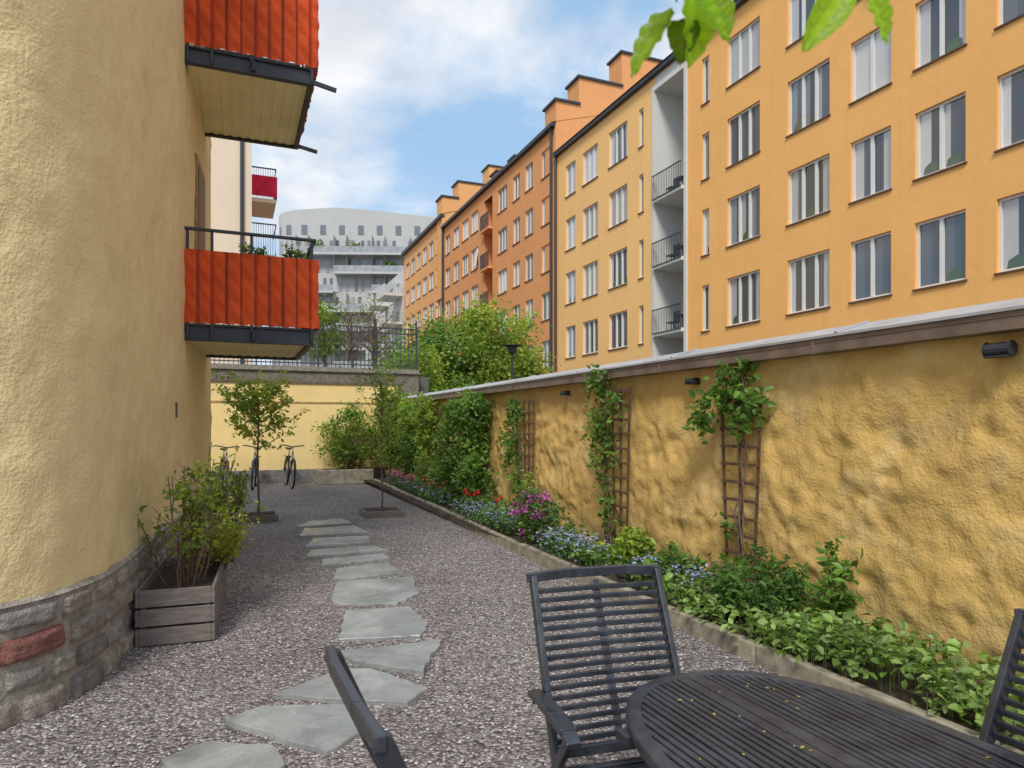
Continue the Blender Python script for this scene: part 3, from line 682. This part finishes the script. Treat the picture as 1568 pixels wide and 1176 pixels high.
# ------------------------------------------------------------------ bicycles
def bicycle(x,y,ang,fc):
    M=Matrix.Translation((x,y,0))@Matrix.Rotation(ang,4,'Z')@Matrix.Rotation(math.radians(3),4,'Y'); mb=MB(); R=.34
    for wy in(-.53,.53):
        ring=[(0,wy+math.cos(i*math.pi/14)*R,R+math.sin(i*math.pi/14)*R) for i in range(28)]
        mb.tube(ring,.025,7,0,(.02,.02,.02),M,closed=True)
        ring=[(0,wy+math.cos(i*math.pi/14)*(R-.03),R+math.sin(i*math.pi/14)*(R-.03)) for i in range(28)]
        mb.tube(ring,.008,5,0,(.4,.4,.42),M,closed=True)
        for i in range(14): 
            a=i*math.pi/7; mb.tube([(0,wy,R),(0,wy+math.cos(a)*(R-.03),R+math.sin(a)*(R-.03))],.0022,3,0,(.4,.4,.4),M)
        mb.tube([(-.04,wy,R),(.04,wy,R)],.02,8,0,(.2,.2,.2),M)
        g=[(0,wy+math.cos(a)*(R+.03),R+math.sin(a)*(R+.03)) for a in np.linspace(.1 if wy>0 else .8,2.4 if wy>0 else 3.1,10)]
        mb.tube(g,.030,6,0,fc,M)
    T=lambda p,q,r,c=fc: mb.tube([p,q],r,7,0,c,M)
    bb=(0,.08,.3); seat=(0,.28,.82); head=(0,-.36,.88); hb=(0,-.40,.68)
    T(bb,seat,.017);T(hb,bb,.02);T((0,-.37,.8),(0,.25,.7),.017);T(head,hb,.02)
    for s in(-.05,.05): T((s,.53,R),(s*.4,.1,.31),.009);T((s,.53,R),(s*.4,.25,.74),.008);T((s,-.53,R),(s*.9,-.41,.68),.011)
    T((0,-.36,.88),(0,-.33,1.0),.014,(.3,.3,.3))
    mb.tube([(-.29,-.17,1.02),(-.24,-.26,1.04),(-.1,-.34,1.02),(0,-.35,1.0),(.1,-.34,1.02),(.24,-.26,1.04),(.29,-.17,1.02)],.015,7,0,(.05,.05,.05),M)
    T((0,.28,.82),(0,.3,.93),.013,(.3,.3,.3))
    mb.add([(-.02,.12,.95),(.02,.12,.95),(.09,.38,.97),(-.09,.38,.97),(-.02,.12,.92),(.02,.12,.92),(.07,.4,.92),(-.07,.4,.92)],[(0,1,2,3),(4,7,6,5),(0,4,5,1),(1,5,6,2),(2,6,7,3),(3,7,4,0)],0,(.02,.02,.02),M)
    mb.tube([(0,-.45,.78),(0,-.49,.78)],[.03,.035],9,0,(.5,.5,.5),M)
    mb.tube([(.06,.08,.3),(.07,.06,.16)],.008,5,0,(.2,.2,.2),M); mb.box((.06,.02,.145),(.15,.1,.165),0,(.03,.03,.03),M); mb.tube([(-.06,.08,.3),(-.07,.1,.44)],.008,5,0,(.2,.2,.2),M); mb.box((-.15,.06,.435),(-.06,.14,.455),0,(.03,.03,.03),M)
    mb.box((-.07,.35,.73),(.07,.75,.745),0,(.04,.04,.04),M)
    mb.build('bicycle',[M_COLS],smooth=False)
bicycle(-.20,17.8,.10,(.10,.03,.03)); bicycle(.50,17.8,-.1,(.03,.04,.07)); bicycle(1.31,17.85,.06,(.02,.02,.02))
# ------------------------------------------------------------------ right buildings
def facade(wb,wn,x,y0,y1,z0,z1,holes,wm=0,rev=.13,light=.5):
    ys=sorted(set([y0,y1]+[h[0] for h in holes]+[h[1] for h in holes])); zs=sorted(set([z0,z1]+[h[2] for h in holes]+[h[3] for h in holes]))
    for i in range(len(ys)-1):
        for j in range(len(zs)-1):
            cy=(ys[i]+ys[i+1])/2;cz=(zs[j]+zs[j+1])/2
            if any(h[0]<cy<h[1] and h[2]<cz<h[3] for h in holes): continue
            wb.add([(x,ys[i],zs[j]),(x,ys[i],zs[j+1]),(x,ys[i+1],zs[j+1]),(x,ys[i+1],zs[j])],[(0,1,2,3)],wm)
    for (a,b,c,d) in holes:
        r=x+rev
        wb.add([(x,a,c),(r,a,c),(r,a,d),(x,a,d),(x,b,c),(r,b,c),(r,b,d),(x,b,d)],[(0,1,2,3),(4,7,6,5),(3,2,6,7),(0,4,5,1)],wm)
        fw=.06; xf=r-.05
        wn.box((xf,a,c),(r+.03,b,c+fw),0);wn.box((xf,a,d-fw),(r+.03,b,d),0);wn.box((xf,a,c+fw),(r+.03,a+fw,d-fw),0);wn.box((xf,b-fw,c+fw),(r+.03,b,d-fw),0)
        W=b-a; n=3 if W>1.45 else(2 if W>.8 else 1)
        style=random.random(); cur=random.uniform(.36,.62)
        for i in range(n):
            pa=a+fw+(W-2*fw)*i/n; pb=a+fw+(W-2*fw)*(i+1)/n
            if i: wn.box((xf-.005,pa-.05,c+fw),(r+.03,pa+.05,d-fw),0)
            dk=random.uniform(.02,.10)
            mid=0<i<n-1
            if style<light*.5: strips=[(0,1,cur*random.uniform(.9,1.05))]
            elif style<light+.15:
                e=random.uniform(.25,.6)
                strips=[(0,1,dk)] if mid else ([(0,e,cur),(e,1,dk)] if i==0 else [(0,1-e,dk),(1-e,1,cur)])
            elif style<light+.35: strips=[(0,.5,dk),(.5,1,dk*1.5)]
            else:
                e=random.uniform(.3,.7); strips=[(0,e,dk),(e,1,cur*random.uniform(.5,1))]
            for (u,v,cc) in strips:
                if v<=u: continue
                tint=(cc,cc*.99,cc*.96) if cc>.3 else (cc*.8,cc*.95,cc*1.1)
                ya=lerp(pa,pb,u);yb=lerp(pa,pb,v)
                wn.add([(r,ya,c+fw),(r,ya,d-fw),(r,yb,d-fw),(r,yb,c+fw)],[(0,1,2,3)],1,tint)
            if style>=light*.5 and random.random()<.35:  # plants on the sill behind the glass
                wn.add([(r-.004,pa+.08,c+fw),(r-.004,pa+.12,c+fw+.22),(r-.004,(pa+pb)/2,c+fw+.3),(r-.004,pb-.12,c+fw+.2),(r-.004,pb-.08,c+fw)],[(0,1,2,3,4)],1,(.05,.09,.03))
        wn.box((x-.05,a-.04,c-.045),(x+rev,b+.04,c-.003),2)
        if n>=2 and random.random()<.05:
            wn.bar((xf-.25,a+fw+.25,c+.1),(xf-.02,a+fw+.25,d-fw),.5,.03,0,side=(0,1,0))
A=empty('orange_apartment_building')
rowsA=[2.2,5.0,7.8,10.6,13.4]; colsA=[(-2.5,-1.2),(-.4,.9),(1.8,3.1),(3.9,5.2),(6.2,7.6),(8.85,10.22),(10.93,12.24),(12.92,14.20),(14.93,16.57),(17.78,19.39),(20.37,20.78)]
h1=[(a,b,z,z+1.69) for (a,b) in colsA for z in rowsA]
wb=MB();wn=MB(); facade(wb,wn,16.15,-4,21.83,0,15.85,h1,0,light=.5)
cols2=[(24.68,25.03),(25.97,27.56),(28.59,30.10),(30.88,31.97)]; h2=[(a,b,z,z+1.62) for (a,b) in cols2 for z in rowsA]
facade(wb,wn,16.15,23.81,33.1,0,15.85,h2,1,light=.55)
wb.add([(16.15,21.83,15.3),(16.15,21.83,15.85),(16.15,23.81,15.85),(16.15,23.81,15.3)],[(0,1,2,3)],2)
wb.add([(16.15,21.83,0),(16.15,21.83,15.3),(17.6,21.83,15.3),(17.6,21.83,0)],[(3,2,1,0)],2); wb.add([(16.15,23.81,0),(16.15,23.81,15.3),(17.6,23.81,15.3),(17.6,23.81,0)],[(0,1,2,3)],2)
wb.add([(17.6,21.83,0),(17.6,21.83,15.3),(17.6,23.81,15.3),(17.6,23.81,0)],[(0,1,2,3)],2); wb.add([(16.15,21.83,15.3),(17.6,21.83,15.3),(17.6,23.81,15.3),(16.15,23.81,15.3)],[(0,1,2,3)],2)
wb.box((16.09,21.65,0),(16.149,21.82,15.5),2); wb.box((16.09,23.82,0),(16.149,23.98,15.5),2); wb.box((16.09,21.825,15.3),(16.149,23.815,15.5),2)
wb.box((16.16,-4,15.85),(28,33.1,16.0),1)
wb.build('walls',[M_A1,M_A2,M_WHITE],A)
dm=MB()
for z in [2.4,5.15,7.9,10.65]:
    wn.box((16.0,21.84,z),(17.59,23.80,z+.14),0)
    wn.add([(17.58,22.2,z+.14),(17.58,22.2,z+2.2),(17.58,23.2,z+2.2),(17.58,23.2,z+.14)],[(0,1,2,3)],1,(.1,.1,.11)); wn.box((17.5,22.1,z+.14),(17.59,22.2,z+2.25),0); wn.box((17.5,23.2,z+.14),(17.59,23.3,z+2.25),0)
    for k in range(18): yy=21.86+k*.113; dm.box((15.97,yy,z+.1),(15.985,yy+.015,z+1.05))
    dm.box((15.96,21.84,z+1.05),(15.995,23.80,z+1.09)); dm.box((15.96,21.84,z+.1),(15.995,23.80,z+.13))
    dm.box((16.5,22.5,z+.75),(17.0,23.0,z+.78)); dm.tube([(16.75,22.75,z+.14),(16.75,22.75,z+.75)],.03,6)
    for yy in(22.1,23.2):
        dm.box((16.5,yy,z+.55),(16.9,yy+.38,z+.59)); dm.box((16.88,yy,z+.59),(16.92,yy+.38,z+1.05))
        for a,b in((16.52,yy+.02),(16.88,yy+.02),(16.52,yy+.35),(16.88,yy+.35)): dm.box((a-.012,b-.012,z+.14),(a+.012,b+.012,z+.55))
wn.build('windows',[M_FRAME,M_GLASS,M_SILL],A)
dm.box((15.95,-4,15.9),(16.155,33.1,16.08)); 
dm.tube([(16.05,33.0,0),(16.05,33.0,15.9)],.07,8)
dm.build('balcony_railings_and_gutter',[M_DARKMETAL],A)
mb=MB(); mb.add([(15.9,-4,16.085),(15.9,33.1,16.085),(22,33.1,18.3),(22,-4,18.3),(28,33.1,16),(28,-4,16)],[(0,3,2,1),(3,5,4,2)]); 
mb.build('roof',[M_ROOF],A)
Bm=empty('burnt_orange_apartment_building')
wb=MB();wn=MB();dm=MB()
colsB=[(33.75,34.9),(36.07,37.2),(38.0,39.1),(40.1,41.7),(45.55,47.1),(47.7,49.2),(50,51.4),(52.3,53.6)]
rowsB=[2.05,4.7,7.35,10,12.65,15.3]
facade(wb,wn,16.1,33.1,42.7,0,17.55,[(a,b,z,z+1.5) for a,b in colsB[:4] for z in rowsB],0,light=.6)
facade(wb,wn,16.1,44.35,54.1,0,17.55,[(a,b,z,z+1.5) for a,b in colsB[4:] for z in rowsB],0,light=.6)
wb.add([(16.1,42.7,16.9),(16.1,42.7,17.55),(16.1,44.35,17.55),(16.1,44.35,16.9)],[(0,1,2,3)]); wb.add([(17.5,42.7,0),(17.5,42.7,16.9),(17.5,44.35,16.9),(17.5,44.35,0)],[(0,1,2,3)])
wb.add([(16.1,42.7,0),(16.1,42.7,16.9),(17.5,42.7,16.9),(17.5,42.7,0)],[(3,2,1,0)]);wb.add([(16.1,44.35,0),(16.1,44.35,16.9),(17.5,44.35,16.9),(17.5,44.35,0)],[(0,1,2,3)])
for z in [1.4+2.65*i for i in range(6)]:
    wb.box((15.8,42.71,z),(17.49,44.34,z+.15)); 
    for k in range(13): dm.box((15.8,42.72+k*.133,z+.15),(15.83,42.75+k*.133,z+1.1))
    dm.box((15.8,42.7,z+1.1),(15.85,44.35,z+1.15))
def stepped(wb,y,x0,z0,z1,z2,t=.9,zb=10,top=None):
    for (a,b,z) in((x0-.1,x0+1.3,z0),(x0+1.3,x0+4.0,z1),(x0+4.0,x0+8,z2)):
        wb.box((a,y,zb),(b,y+t,z),0); top.box((a-.12,y-.1,z),(b+.05,y+t+.1,z+.12))
stepped(wb,33.12,16.25,19.0,20.5,22.4,1.4,10,dm)
wb.box((16.11,33.11,17.55),(28,54.1,17.7)); wb.add([(28,33.1,0),(28,33.1,17.6),(16.1,33.1,17.6),(16.1,33.1,0)],[(0,1,2,3)])
dm.box((15.85,33.1,17.6),(16.105,54.1,17.8)); dm.tube([(16.0,33.45,0),(16.0,33.45,17.6)],.08,8); dm.tube([(16.0,54.0,0),(16.0,54.0,17.6)],.1,8)
dm.add([(15.85,33.1,17.8),(15.85,54.1,17.8),(22,54.1,19.6),(22,33.1,19.6)],[(0,3,2,1)])
wb.build('walls',[M_B],Bm);wn.build('windows',[M_FRAME,M_GLASS,M_SILL],Bm);dm.build('roof_and_railings',[M_DARKMETAL],Bm)
Cm=empty('orange_corner_apartment_building'); wb=MB();wn=MB();dm=MB()
facade(wb,wn,16.1,54.12,68,0,18.6,[(55+i*2.15,56.4+i*2.15,z,z+1.5) for i in range(6) for z in[2.5+2.7*k for k in range(6)]],0,light=.6)
wb.add([(16.1,54.12,14),(16.1,54.12,18.6),(28,54.12,18.6),(28,54.12,14)],[(3,2,1,0)]); wb.add([(16.1,68,0),(16.1,68,18.6),(28,68,18.6),(28,68,0)],[(0,1,2,3)])
stepped(wb,54.14,16.1,20.3,21.7,23.4,1.6,12,dm); stepped(wb,45.5,17.6,19.6,20.9,22.0,1.2,14,dm)
dm.box((15.8,54.1,18.6),(16.2,68.1,18.85)); dm.add([(15.8,54.1,18.855),(15.8,68.1,18.855),(22,68.1,20.6),(22,54.1,20.6)],[(0,3,2,1)])
wb.build('walls',[M_C],Cm);wn.build('windows',[M_FRAME,M_GLASS,M_SILL],Cm);dm.build('roof',[M_DARKMETAL],Cm)
D=empty('white_balcony_building'); wb=MB();wn=MB();dm=MB()
facade(wb,wn,16.3,69,84,0,17.5,[(71+i*3,72.5+i*3,z,z+1.7) for i in range(4) for z in[3.2+2.9*k for k in range(5)]],0,light=.3)
wb.add([(16.3,69,0),(16.3,69,17.5),(28,69,17.5),(28,69,0)],[(3,2,1,0)])
for k in range(5):
    z=2.9+2.9*k+.3
    for yy in(69.5,76): 
        wb.box((14.4,yy,z),(16.29,yy+4,z+.25)); wb.box((14.4,yy,z+.255),(14.48,yy+4,z+1.2)); 
        for q in range(12): dm.box((14.5+q*.15,yy,z+.25),(14.52+q*.15,yy+.03,z+1.2))
wb.build('walls_and_balconies',[M_WHITE],D);wn.build('windows',[M_FRAME,M_GLASS,M_SILL],D);dm.build('railings',[M_DARKMETAL],D)
# far white curved building
E=empty('curved_white_apartment_building'); wb=MB();wn=MB()
def arcpt(s):
    R=6; L=R*1.25
    if s<L:
        a=s/R; return Vector((7.0+R*(1-math.cos(a)),116+ -R*math.sin(a)*.6))
    b=Vector((7.0+R*(1-math.cos(1.25)),116-R*math.sin(1.25)*.6)); return b+Vector((.93,-.35))*(s-L)
S=38; n=76; H=35
for i in range(n):
    a=arcpt(i*S/n);b=arcpt((i+1)*S/n); hh=lambda q:H+1.2*math.sin(min(1,q/18)*math.pi*.5)-.10*max(0,q-12)
    wb.add([(a.x,a.y,0),(b.x,b.y,0),(b.x,b.y,hh((i+1)*S/n)),(a.x,a.y,hh(i*S/n))],[(0,1,2,3)])
    t=(b-a).normalized(); nr=Vector((t.y,-t.x))
    for k in range(11):
        z=1.5+k*3.0
        if k==10:
            if i%6 in(1,): 
                p=a+nr*.06;q=a+nr*.06+t*.9; wn.add([(p.x,p.y,z+.2),(q.x,q.y,z+.2),(q.x,q.y,z+1.7),(p.x,p.y,z+1.7)],[(0,1,2,3)],1,(.16,.17,.18))
        else:
            p=a+nr*.06;q=b+nr*.06
            if (i*7+k*3)%5 in(0,1) and i%9!=8: wn.add([(p.x,p.y,z+.2),(q.x,q.y,z+.2),(q.x,q.y,z+2.3),(p.x,p.y,z+2.3)],[(0,1,2,3)],1,random.choice([(.12,.13,.14),(.2,.2,.21),(.3,.3,.3)]))
            if 3<i and (i//12+k)%5!=4:
                o1=a+nr*1.8;o2=b+nr*1.8
                wb.add([(a.x,a.y,z),(b.x,b.y,z),(o2.x,o2.y,z),(o1.x,o1.y,z),(a.x,a.y,z-.35),(b.x,b.y,z-.35),(o2.x,o2.y,z-.35),(o1.x,o1.y,z-.35)],[(0,3,2,1),(4,5,6,7),(3,7,6,2),(0,1,5,4)],0)
                wb.add([(o1.x,o1.y,z+.004),(o2.x,o2.y,z+.004),(o2.x,o2.y,z+.95),(o1.x,o1.y,z+.95)],[(0,1,2,3)],1)
                if i%12==4 or i%12==0: wb.add([(a.x,a.y,z),(o1.x,o1.y,z),(o1.x,o1.y,z+2.7),(a.x,a.y,z+2.7)],[(0,1,2,3)],0)
M_RAIL=simple('glass_railing',(.34,.36,.37),.3,var=.25,scale=1.5)
wb.build('walls_and_balconies',[M_WHITEF,M_RAIL],E);wn.build('windows',[M_FRAME,M_GLASS],E)
mb=MB()
for s in (3,9,15,20,26,31):
    p=arcpt(s); P,C,_=clumps((p.x,p.y-1.2,1.5+3*random.choice([8,9,9,7])+1),(1.0,.5,.5),6,14,.3,G1); leaves(mb,P,.5,C)
mb.build('terrace_plants',[M_LEAF],E)
Lb=empty('cream_apartment_building'); wb=MB();dm=MB();fb=MB()
wb.box((-8,36,2.9),(.9,60,23),0); dm.tube([(.45,35.9,2.9),(.45,35.9,23)],.09,8); 
for z,c in((13.7,(.65,.03,.08)),(10.7,(.25,.26,.27)),(7.7,(.25,.26,.27))):
    wb.box((.905,39,z-.2),(2.2,42,z)); 
    for xx in np.arange(.95,2.2,.12): dm.box((xx,39,z),(xx+.02,39.03,z+1.6))
    dm.box((.9,38.98,z+1.6),(2.22,39.04,z+1.66)); dm.box((2.18,39,z),(2.22,42,z+.1)); dm.box((2.18,39,z+1.56),(2.22,42,z+1.66)); 
    if c[0]>.5: fb.box((.92,38.93,z+.1),(2.25,38.96,z+1.2),0,c); fb.box((2.23,38.96,z+.1),(2.26,42,z+1.2),0,c)
wb.build('walls',[M_CREAM],Lb);dm.build('railings_and_downpipe',[M_DARKMETAL],Lb);fb.build('balcony_fabric',[M_FAB],Lb)
# ------------------------------------------------------------------ trees beyond
def big_tree(name,x,y,zb,h,R,k,nper,leaf,col,colb,sig=.3,hollow=.25,trunk=.12):
    mb=MB(); mb.tube([(x,y,zb),(x+.05,y,zb+h*.25),(x-.04,y,zb+h*.5),(x,y,zb+h*.8)],[trunk,trunk*.8,trunk*.55,trunk*.2],8,1)
    P,C,cc=clumps((x,y,zb+h*.62),(R,R,h*.40),k,nper,sig,col,colb=colb,hollow=hollow)
    for q in cc[::2]:
        s=Vector((x,y,zb+h*random.uniform(.25,.6))); branchy(mb,s,q,trunk*.22,5,.08*R)
    if nper>0: leaves(mb,P,leaf,C,.6)
    return mb.build(name,[M_LEAF,M_BARK])
GL=(.13,.24,.045)
big_tree('street_tree',8.8,23.2,0,5.9,2.1,170,75,.14,GL,YG,.24)
big_tree('street_tree',6.6,23.5,0,4.9,1.7,130,65,.14,G1,GL,.24)
big_tree('street_tree',10.5,25.5,0,4.9,1.7,100,55,.14,GL,YG,.26)
big_tree('street_tree',5.4,21.3,0,4.1,1.2,90,55,.12,GL,YG,.2)
big_tree('birch_tree',5.6,29,2.9,4.2,1.6,130,5,.10,(.20,.15,.08),YG,.25,trunk=.1)
big_tree('birch_tree',4.3,27,2.9,3.8,1.4,110,4,.09,(.20,.15,.08),YG,.25,trunk=.08)
big_tree('street_tree',2.9,24,2.9,2.8,.75,50,40,.12,GL,YG,.16,trunk=.06)
mb=MB()
for i in range(14):
    P,C,_=clumps((4.6+i*.35,20.2+i*.25,2.0+.5*math.sin(i)),(.6,.5,.9),14,26,.14,GL,colb=YG); leaves(mb,P,.12,C)
mb.build('hedge',[M_LEAF])
mb=MB(); x,y=7.6,18.5; mb.tube([(x,y,0),(x,y,3.6)],[.05,.035],10); mb.tube([(x,y,3.6),(x,y,3.66),(x,y,3.8),(x,y,3.86),(x,y,3.9)],[.05,.12,.14,.32,.05],16); mb.build('street_lamp',[M_DARKMETAL],smooth=False)
# ------------------------------------------------------------------ garden furniture
def chair(M,arms=True):
    mb=MB(); W=.245
    sp=[(-.30,0.0),(-.10,.43),(0.0,.64),(.16,1.0)]
    for s in(-1,1):
        for a,b in zip(sp[:-1],sp[1:]): mb.bar((s*W,a[0],a[1]),(s*W,b[0],b[1]+.0),.042,.022,M=M,side=(0,1,0))
        if arms:
            mb.bar((s*(W+.027),-.30,.625),(s*(W+.027),.22,0),.036,.02,M=M,side=(0,1,0))
            ap=[(.035,.632,.042),(-.08,.642,.05),(-.2,.645,.058),(-.30,.638,.052),(-.345,.618,.04)]
            for a,b in zip(ap[:-1],ap[1:]): mb.bar((s*(W+.035),a[0],a[1]),(s*(W+.035),b[0],b[1]),(a[2]+b[2])/2,.022,M=M,side=(1,0,0))
            mb.tube([(s*(W-.015),-.01,.62),(s*(W+.055),-.01,.62)],.009,8,0,M=M)
        else: mb.bar((s*(W-.026),-.42,.43),(s*(W-.026),.22,0),.036,.02,M=M,side=(0,1,0))
    def yz(z):
        for a,b in zip(sp[:-1],sp[1:]):
            if a[1]<=z<=b[1]: return lerp(a[0],b[0],(z-a[1])/(b[1]-a[1]))
        return sp[-1][0]
    n=16
    for i in range(n):
        z=lerp(.50,.95,i/(n-1))
        pts=[(-W+.01,yz(z),z),(0,yz(z)+.012,z),(W-.01,yz(z),z)]
        for p,q in zip(pts[:-1],pts[1:]): mb.bar(p,q,.019,.011,M=M)
    pts=[(-W-.02,.160,.995),(-W*.5,.172,1.003),(W*.5,.172,1.003),(W+.02,.160,.995)]
    for p,q in zip(pts[:-1],pts[1:]): mb.bar(p,q,.034,.024,M=M)
    mb.bar((-.0,yz(.48)+.020,.48),(0,yz(.97)+.024,.97),.03,.008,M=M,side=(1,0,0))
    mb.bar((-W,yz(.47),.47),(W,yz(.47),.47),.035,.02,M=M)
    for i in range(11): 
        y=lerp(-.12,-.5,i/10); mb.bar((-W+.02,y,.43-.012*math.sin(i/10*math.pi)),(W-.02,y,.43-.012*math.sin(i/10*math.pi)),.012,.03,M=M)
    for s in(-1,1): mb.bar((s*(W-.03),-.06,.412),(s*(W-.03),-.52,.412),.03,.018,M=M)
    mb.bar((-W,-.24,.13),(W,-.24,.13),.03,.018,M=M); mb.bar((-W,.13,.1),(W,.13,.1),.03,.018,M=M)
    return mb.build('folding_garden_chair',[M_PW],bevel=.004)
chair(Matrix.Translation((1.232,2.07,0))@Matrix.Rotation(math.radians(-6.5),4,'Z'))
chair(Matrix.Translation((.39,1.45,0))@Matrix.Rotation(math.radians(92),4,'Z'),False)
chair(Matrix.Translation((1.955,1.03,0))@Matrix.Rotation(math.radians(-92),4,'Z'))
T=MB(); cx,cy,a_,b_,ex=1.385,1.13,.445,.77,2.35; zt=.72
def sup(t,a,b): 
    c,s=math.cos(t),math.sin(t); return (math.copysign(abs(c)**(2/ex),c)*a,math.copysign(abs(s)**(2/ex),s)*b)
n=96; vs=[];fs=[]
for k in range(n):
    t=2*math.pi*k/n; o=sup(t,a_,b_); i=sup(t,a_-.045,b_-.045)
    o2=sup(t,a_-.006,b_-.006)
    vs+= [(cx+i[0],cy+i[1],zt-.028),(cx+i[0],cy+i[1],zt),(cx+o2[0],cy+o2[1],zt),(cx+o[0],cy+o[1],zt-.007),(cx+o[0],cy+o[1],zt-.028)]
for k in range(n):
    q=(k+1)%n
    for j in range(5): fs.append((k*5+j,k*5+(j+1)%5,q*5+(j+1)%5,q*5+j))
T.add(vs,fs)
def yext(x,a,b): 
    x=abs(x); return b*(1-min(1,x/a)**ex)**(1/ex)
x=-.395; sw=.0255
while x<.39:
    if not(-.04<x+sw/2<.04):
        y1=yext(x,a_-.044,b_-.044); y2=yext(x+sw-.008,a_-.044,b_-.044); z=zt-.001-random.uniform(0,.002)
        T.add([(cx+x,cy-y1,z-.02),(cx+x+sw-.008,cy-y2,z-.02),(cx+x+sw-.008,cy+y2,z-.02),(cx+x,cy+y1,z-.02),(cx+x,cy-y1,z),(cx+x+sw-.008,cy-y2,z),(cx+x+sw-.008,cy+y2,z),(cx+x,cy+y1,z)],[(0,3,2,1),(4,5,6,7),(0,1,5,4),(1,2,6,5),(2,3,7,6),(3,0,4,7)])
    x+=sw
for s in(-.022,.022): T.box((cx+s-.0195,cy-.725,zt-.022),(cx+s+.0195,cy+.725,zt+.0008))
for yy in(-.5,0,.5): T.box((cx-.39,cy+yy-.03,zt-.05),(cx+.39,cy+yy+.03,zt-.0235))
for sy in(-1,1):
    for sx in(-1,1): T.bar((cx+sx*.27,cy+sy*.42,zt-.05),(cx+sx*.30,cy+sy*.45,0),.045,.03,side=(1,0,0))
    T.box((cx-.28,cy+sy*.44-.015,.25),(cx+.28,cy+sy*.44+.015,.29))
for yy in np.arange(-.6,.61,.3): T.tube([(cx,cy+yy,zt),(cx,cy+yy,zt+.004)],.008,8)
T.build('oval_garden_table',[M_PW],bevel=.002)
mb=MB(); k=44; tt=rng.uniform(0,6.28,k); rr=rng.uniform(0,1,k)**.5
P=np.stack([cx+np.cos(tt)*rr*.38,cy+np.sin(tt)*rr*.68,np.full(k,zt+.004)],1)
leaves(mb,P,.014,np.array([[.62,.47,.10]])*rng.uniform(.5,1.2,(k,1)),.6,1.0); 
k=200; P=np.stack([rng.uniform(-.3,3,k),rng.uniform(2,7,k),np.full(k,.040)],1); leaves(mb,P,.014,np.array([[.5,.4,.1]])*rng.uniform(.5,1.1,(k,1)),.6,1.0)
mb.build('fallen_petals',[M_PETAL])
# ------------------------------------------------------------------ overhanging tree beside the viewer
mb=MB()
mb.tube([(2.4,-1.8,-.02),(2.38,-1.75,.8),(2.3,-1.6,1.6),(2.15,-1.4,2.3),(1.9,-1.1,3.0)],[.09,.075,.065,.05,.03],10,1)
mb.tube([(2.3,-1.6,1.7),(1.9,-.9,2.25),(1.3,-.1,2.42),(.95,.35,2.35),(.70,.57,2.2)],[.04,.025,.013,.008,.004],8,1)
mb.tube([(1.3,-.1,2.42),(.9,.3,2.36),(.6,.6,2.25),(.49,.66,2.09)],[.01,.007,.005,.003],8,1)
def bigleaf(b,t,w,nrm,col,curl=.25):
    b=Vector(b);t=Vector(t);d=t-b;L=d.length;d.normalize();n=Vector(nrm);s=d.cross(n).normalized();u=s.cross(d); rows=14; cols=8; vs=[];fs=[]
    for i in range(rows+1):
        q=i/rows; hw=w/2*(math.sin(math.pi*q**.75)**.8 if 0<q<1 else 0.0)+.0004
        for j in range(cols+1):
            e=j/cols*2-1; vs.append(b+d*L*q+s*hw*e+u*(L*curl*(q*q-.3*q)*-.6+hw*.35*e*e+.003*math.sin(q*30-abs(e)*4)))
    for i in range(rows):
        for j in range(cols): a=i*(cols+1)+j; fs.append((a,a+1,a+cols+2,a+cols+1))
    o=len(mb.f); mb.add(vs,fs,0,col)
    for i in range(rows):
        for j in range(cols):
            e=abs((j+.5)/cols*2-1); k=1.18 if e<.15 else (.92+.12*math.sin(i*2.2-e*5)); mb.c[o+i*cols+j]=mul(col,k)
    mb.tube([b-d*.01,b+(Vector((0,0,.03)))],.0012,5,0,col)
LG=(.34,.54,.035)
bigleaf((.494,.660,2.068),(.5025,.6580,1.972),.066,(.3,-.9,.3),LG)
bigleaf((.485,.68,2.045),(.437,.70,1.970),.036,(-.7,-.6,.5),mul(LG,.8))
bigleaf((.50,.65,2.060),(.538,.638,2.000),.048,(.2,-.9,-.5),mul(LG,.9))
bigleaf((.478,.65,2.075),(.444,.665,2.045),.035,(-.2,-.9,.3),mul(LG,1.05))
bigleaf((.496,.67,2.03),(.487,.665,1.982),.038,(-.5,-.8,.1),mul(LG,.35),.8)
bigleaf((.669,.590,2.065),(.620,.609,1.990),.042,(-.3,-.9,.2),mul(LG,1.05))
bigleaf((.681,.585,2.068),(.716,.571,2.002),.044,(.0,-.98,.2),LG)
P=[];C=[]
for i in range(700):
    a=random.random(); c=Vector((2.3,-1.6,1.7)).lerp(Vector((1.0,.1,2.45)),a)
    if i%2: c=Vector((2.0,-1.3,3.0))
    P.append([c.x+random.gauss(0,.35),c.y+random.gauss(0,.3)-.25,c.z+.35+abs(random.gauss(0,.35))]); C.append([x*random.uniform(.4,.8) for x in LG])
P=np.array(P);C=np.array(C); ok=(P[:,1]<.15)&(P[:,2]>2.35); leaves(mb,P[ok],.08,C[ok],.6)
mb.build('overhanging_tree',[M_LEAFB,M_BARK],smooth=True)
print('done',len(bpy.data.objects))
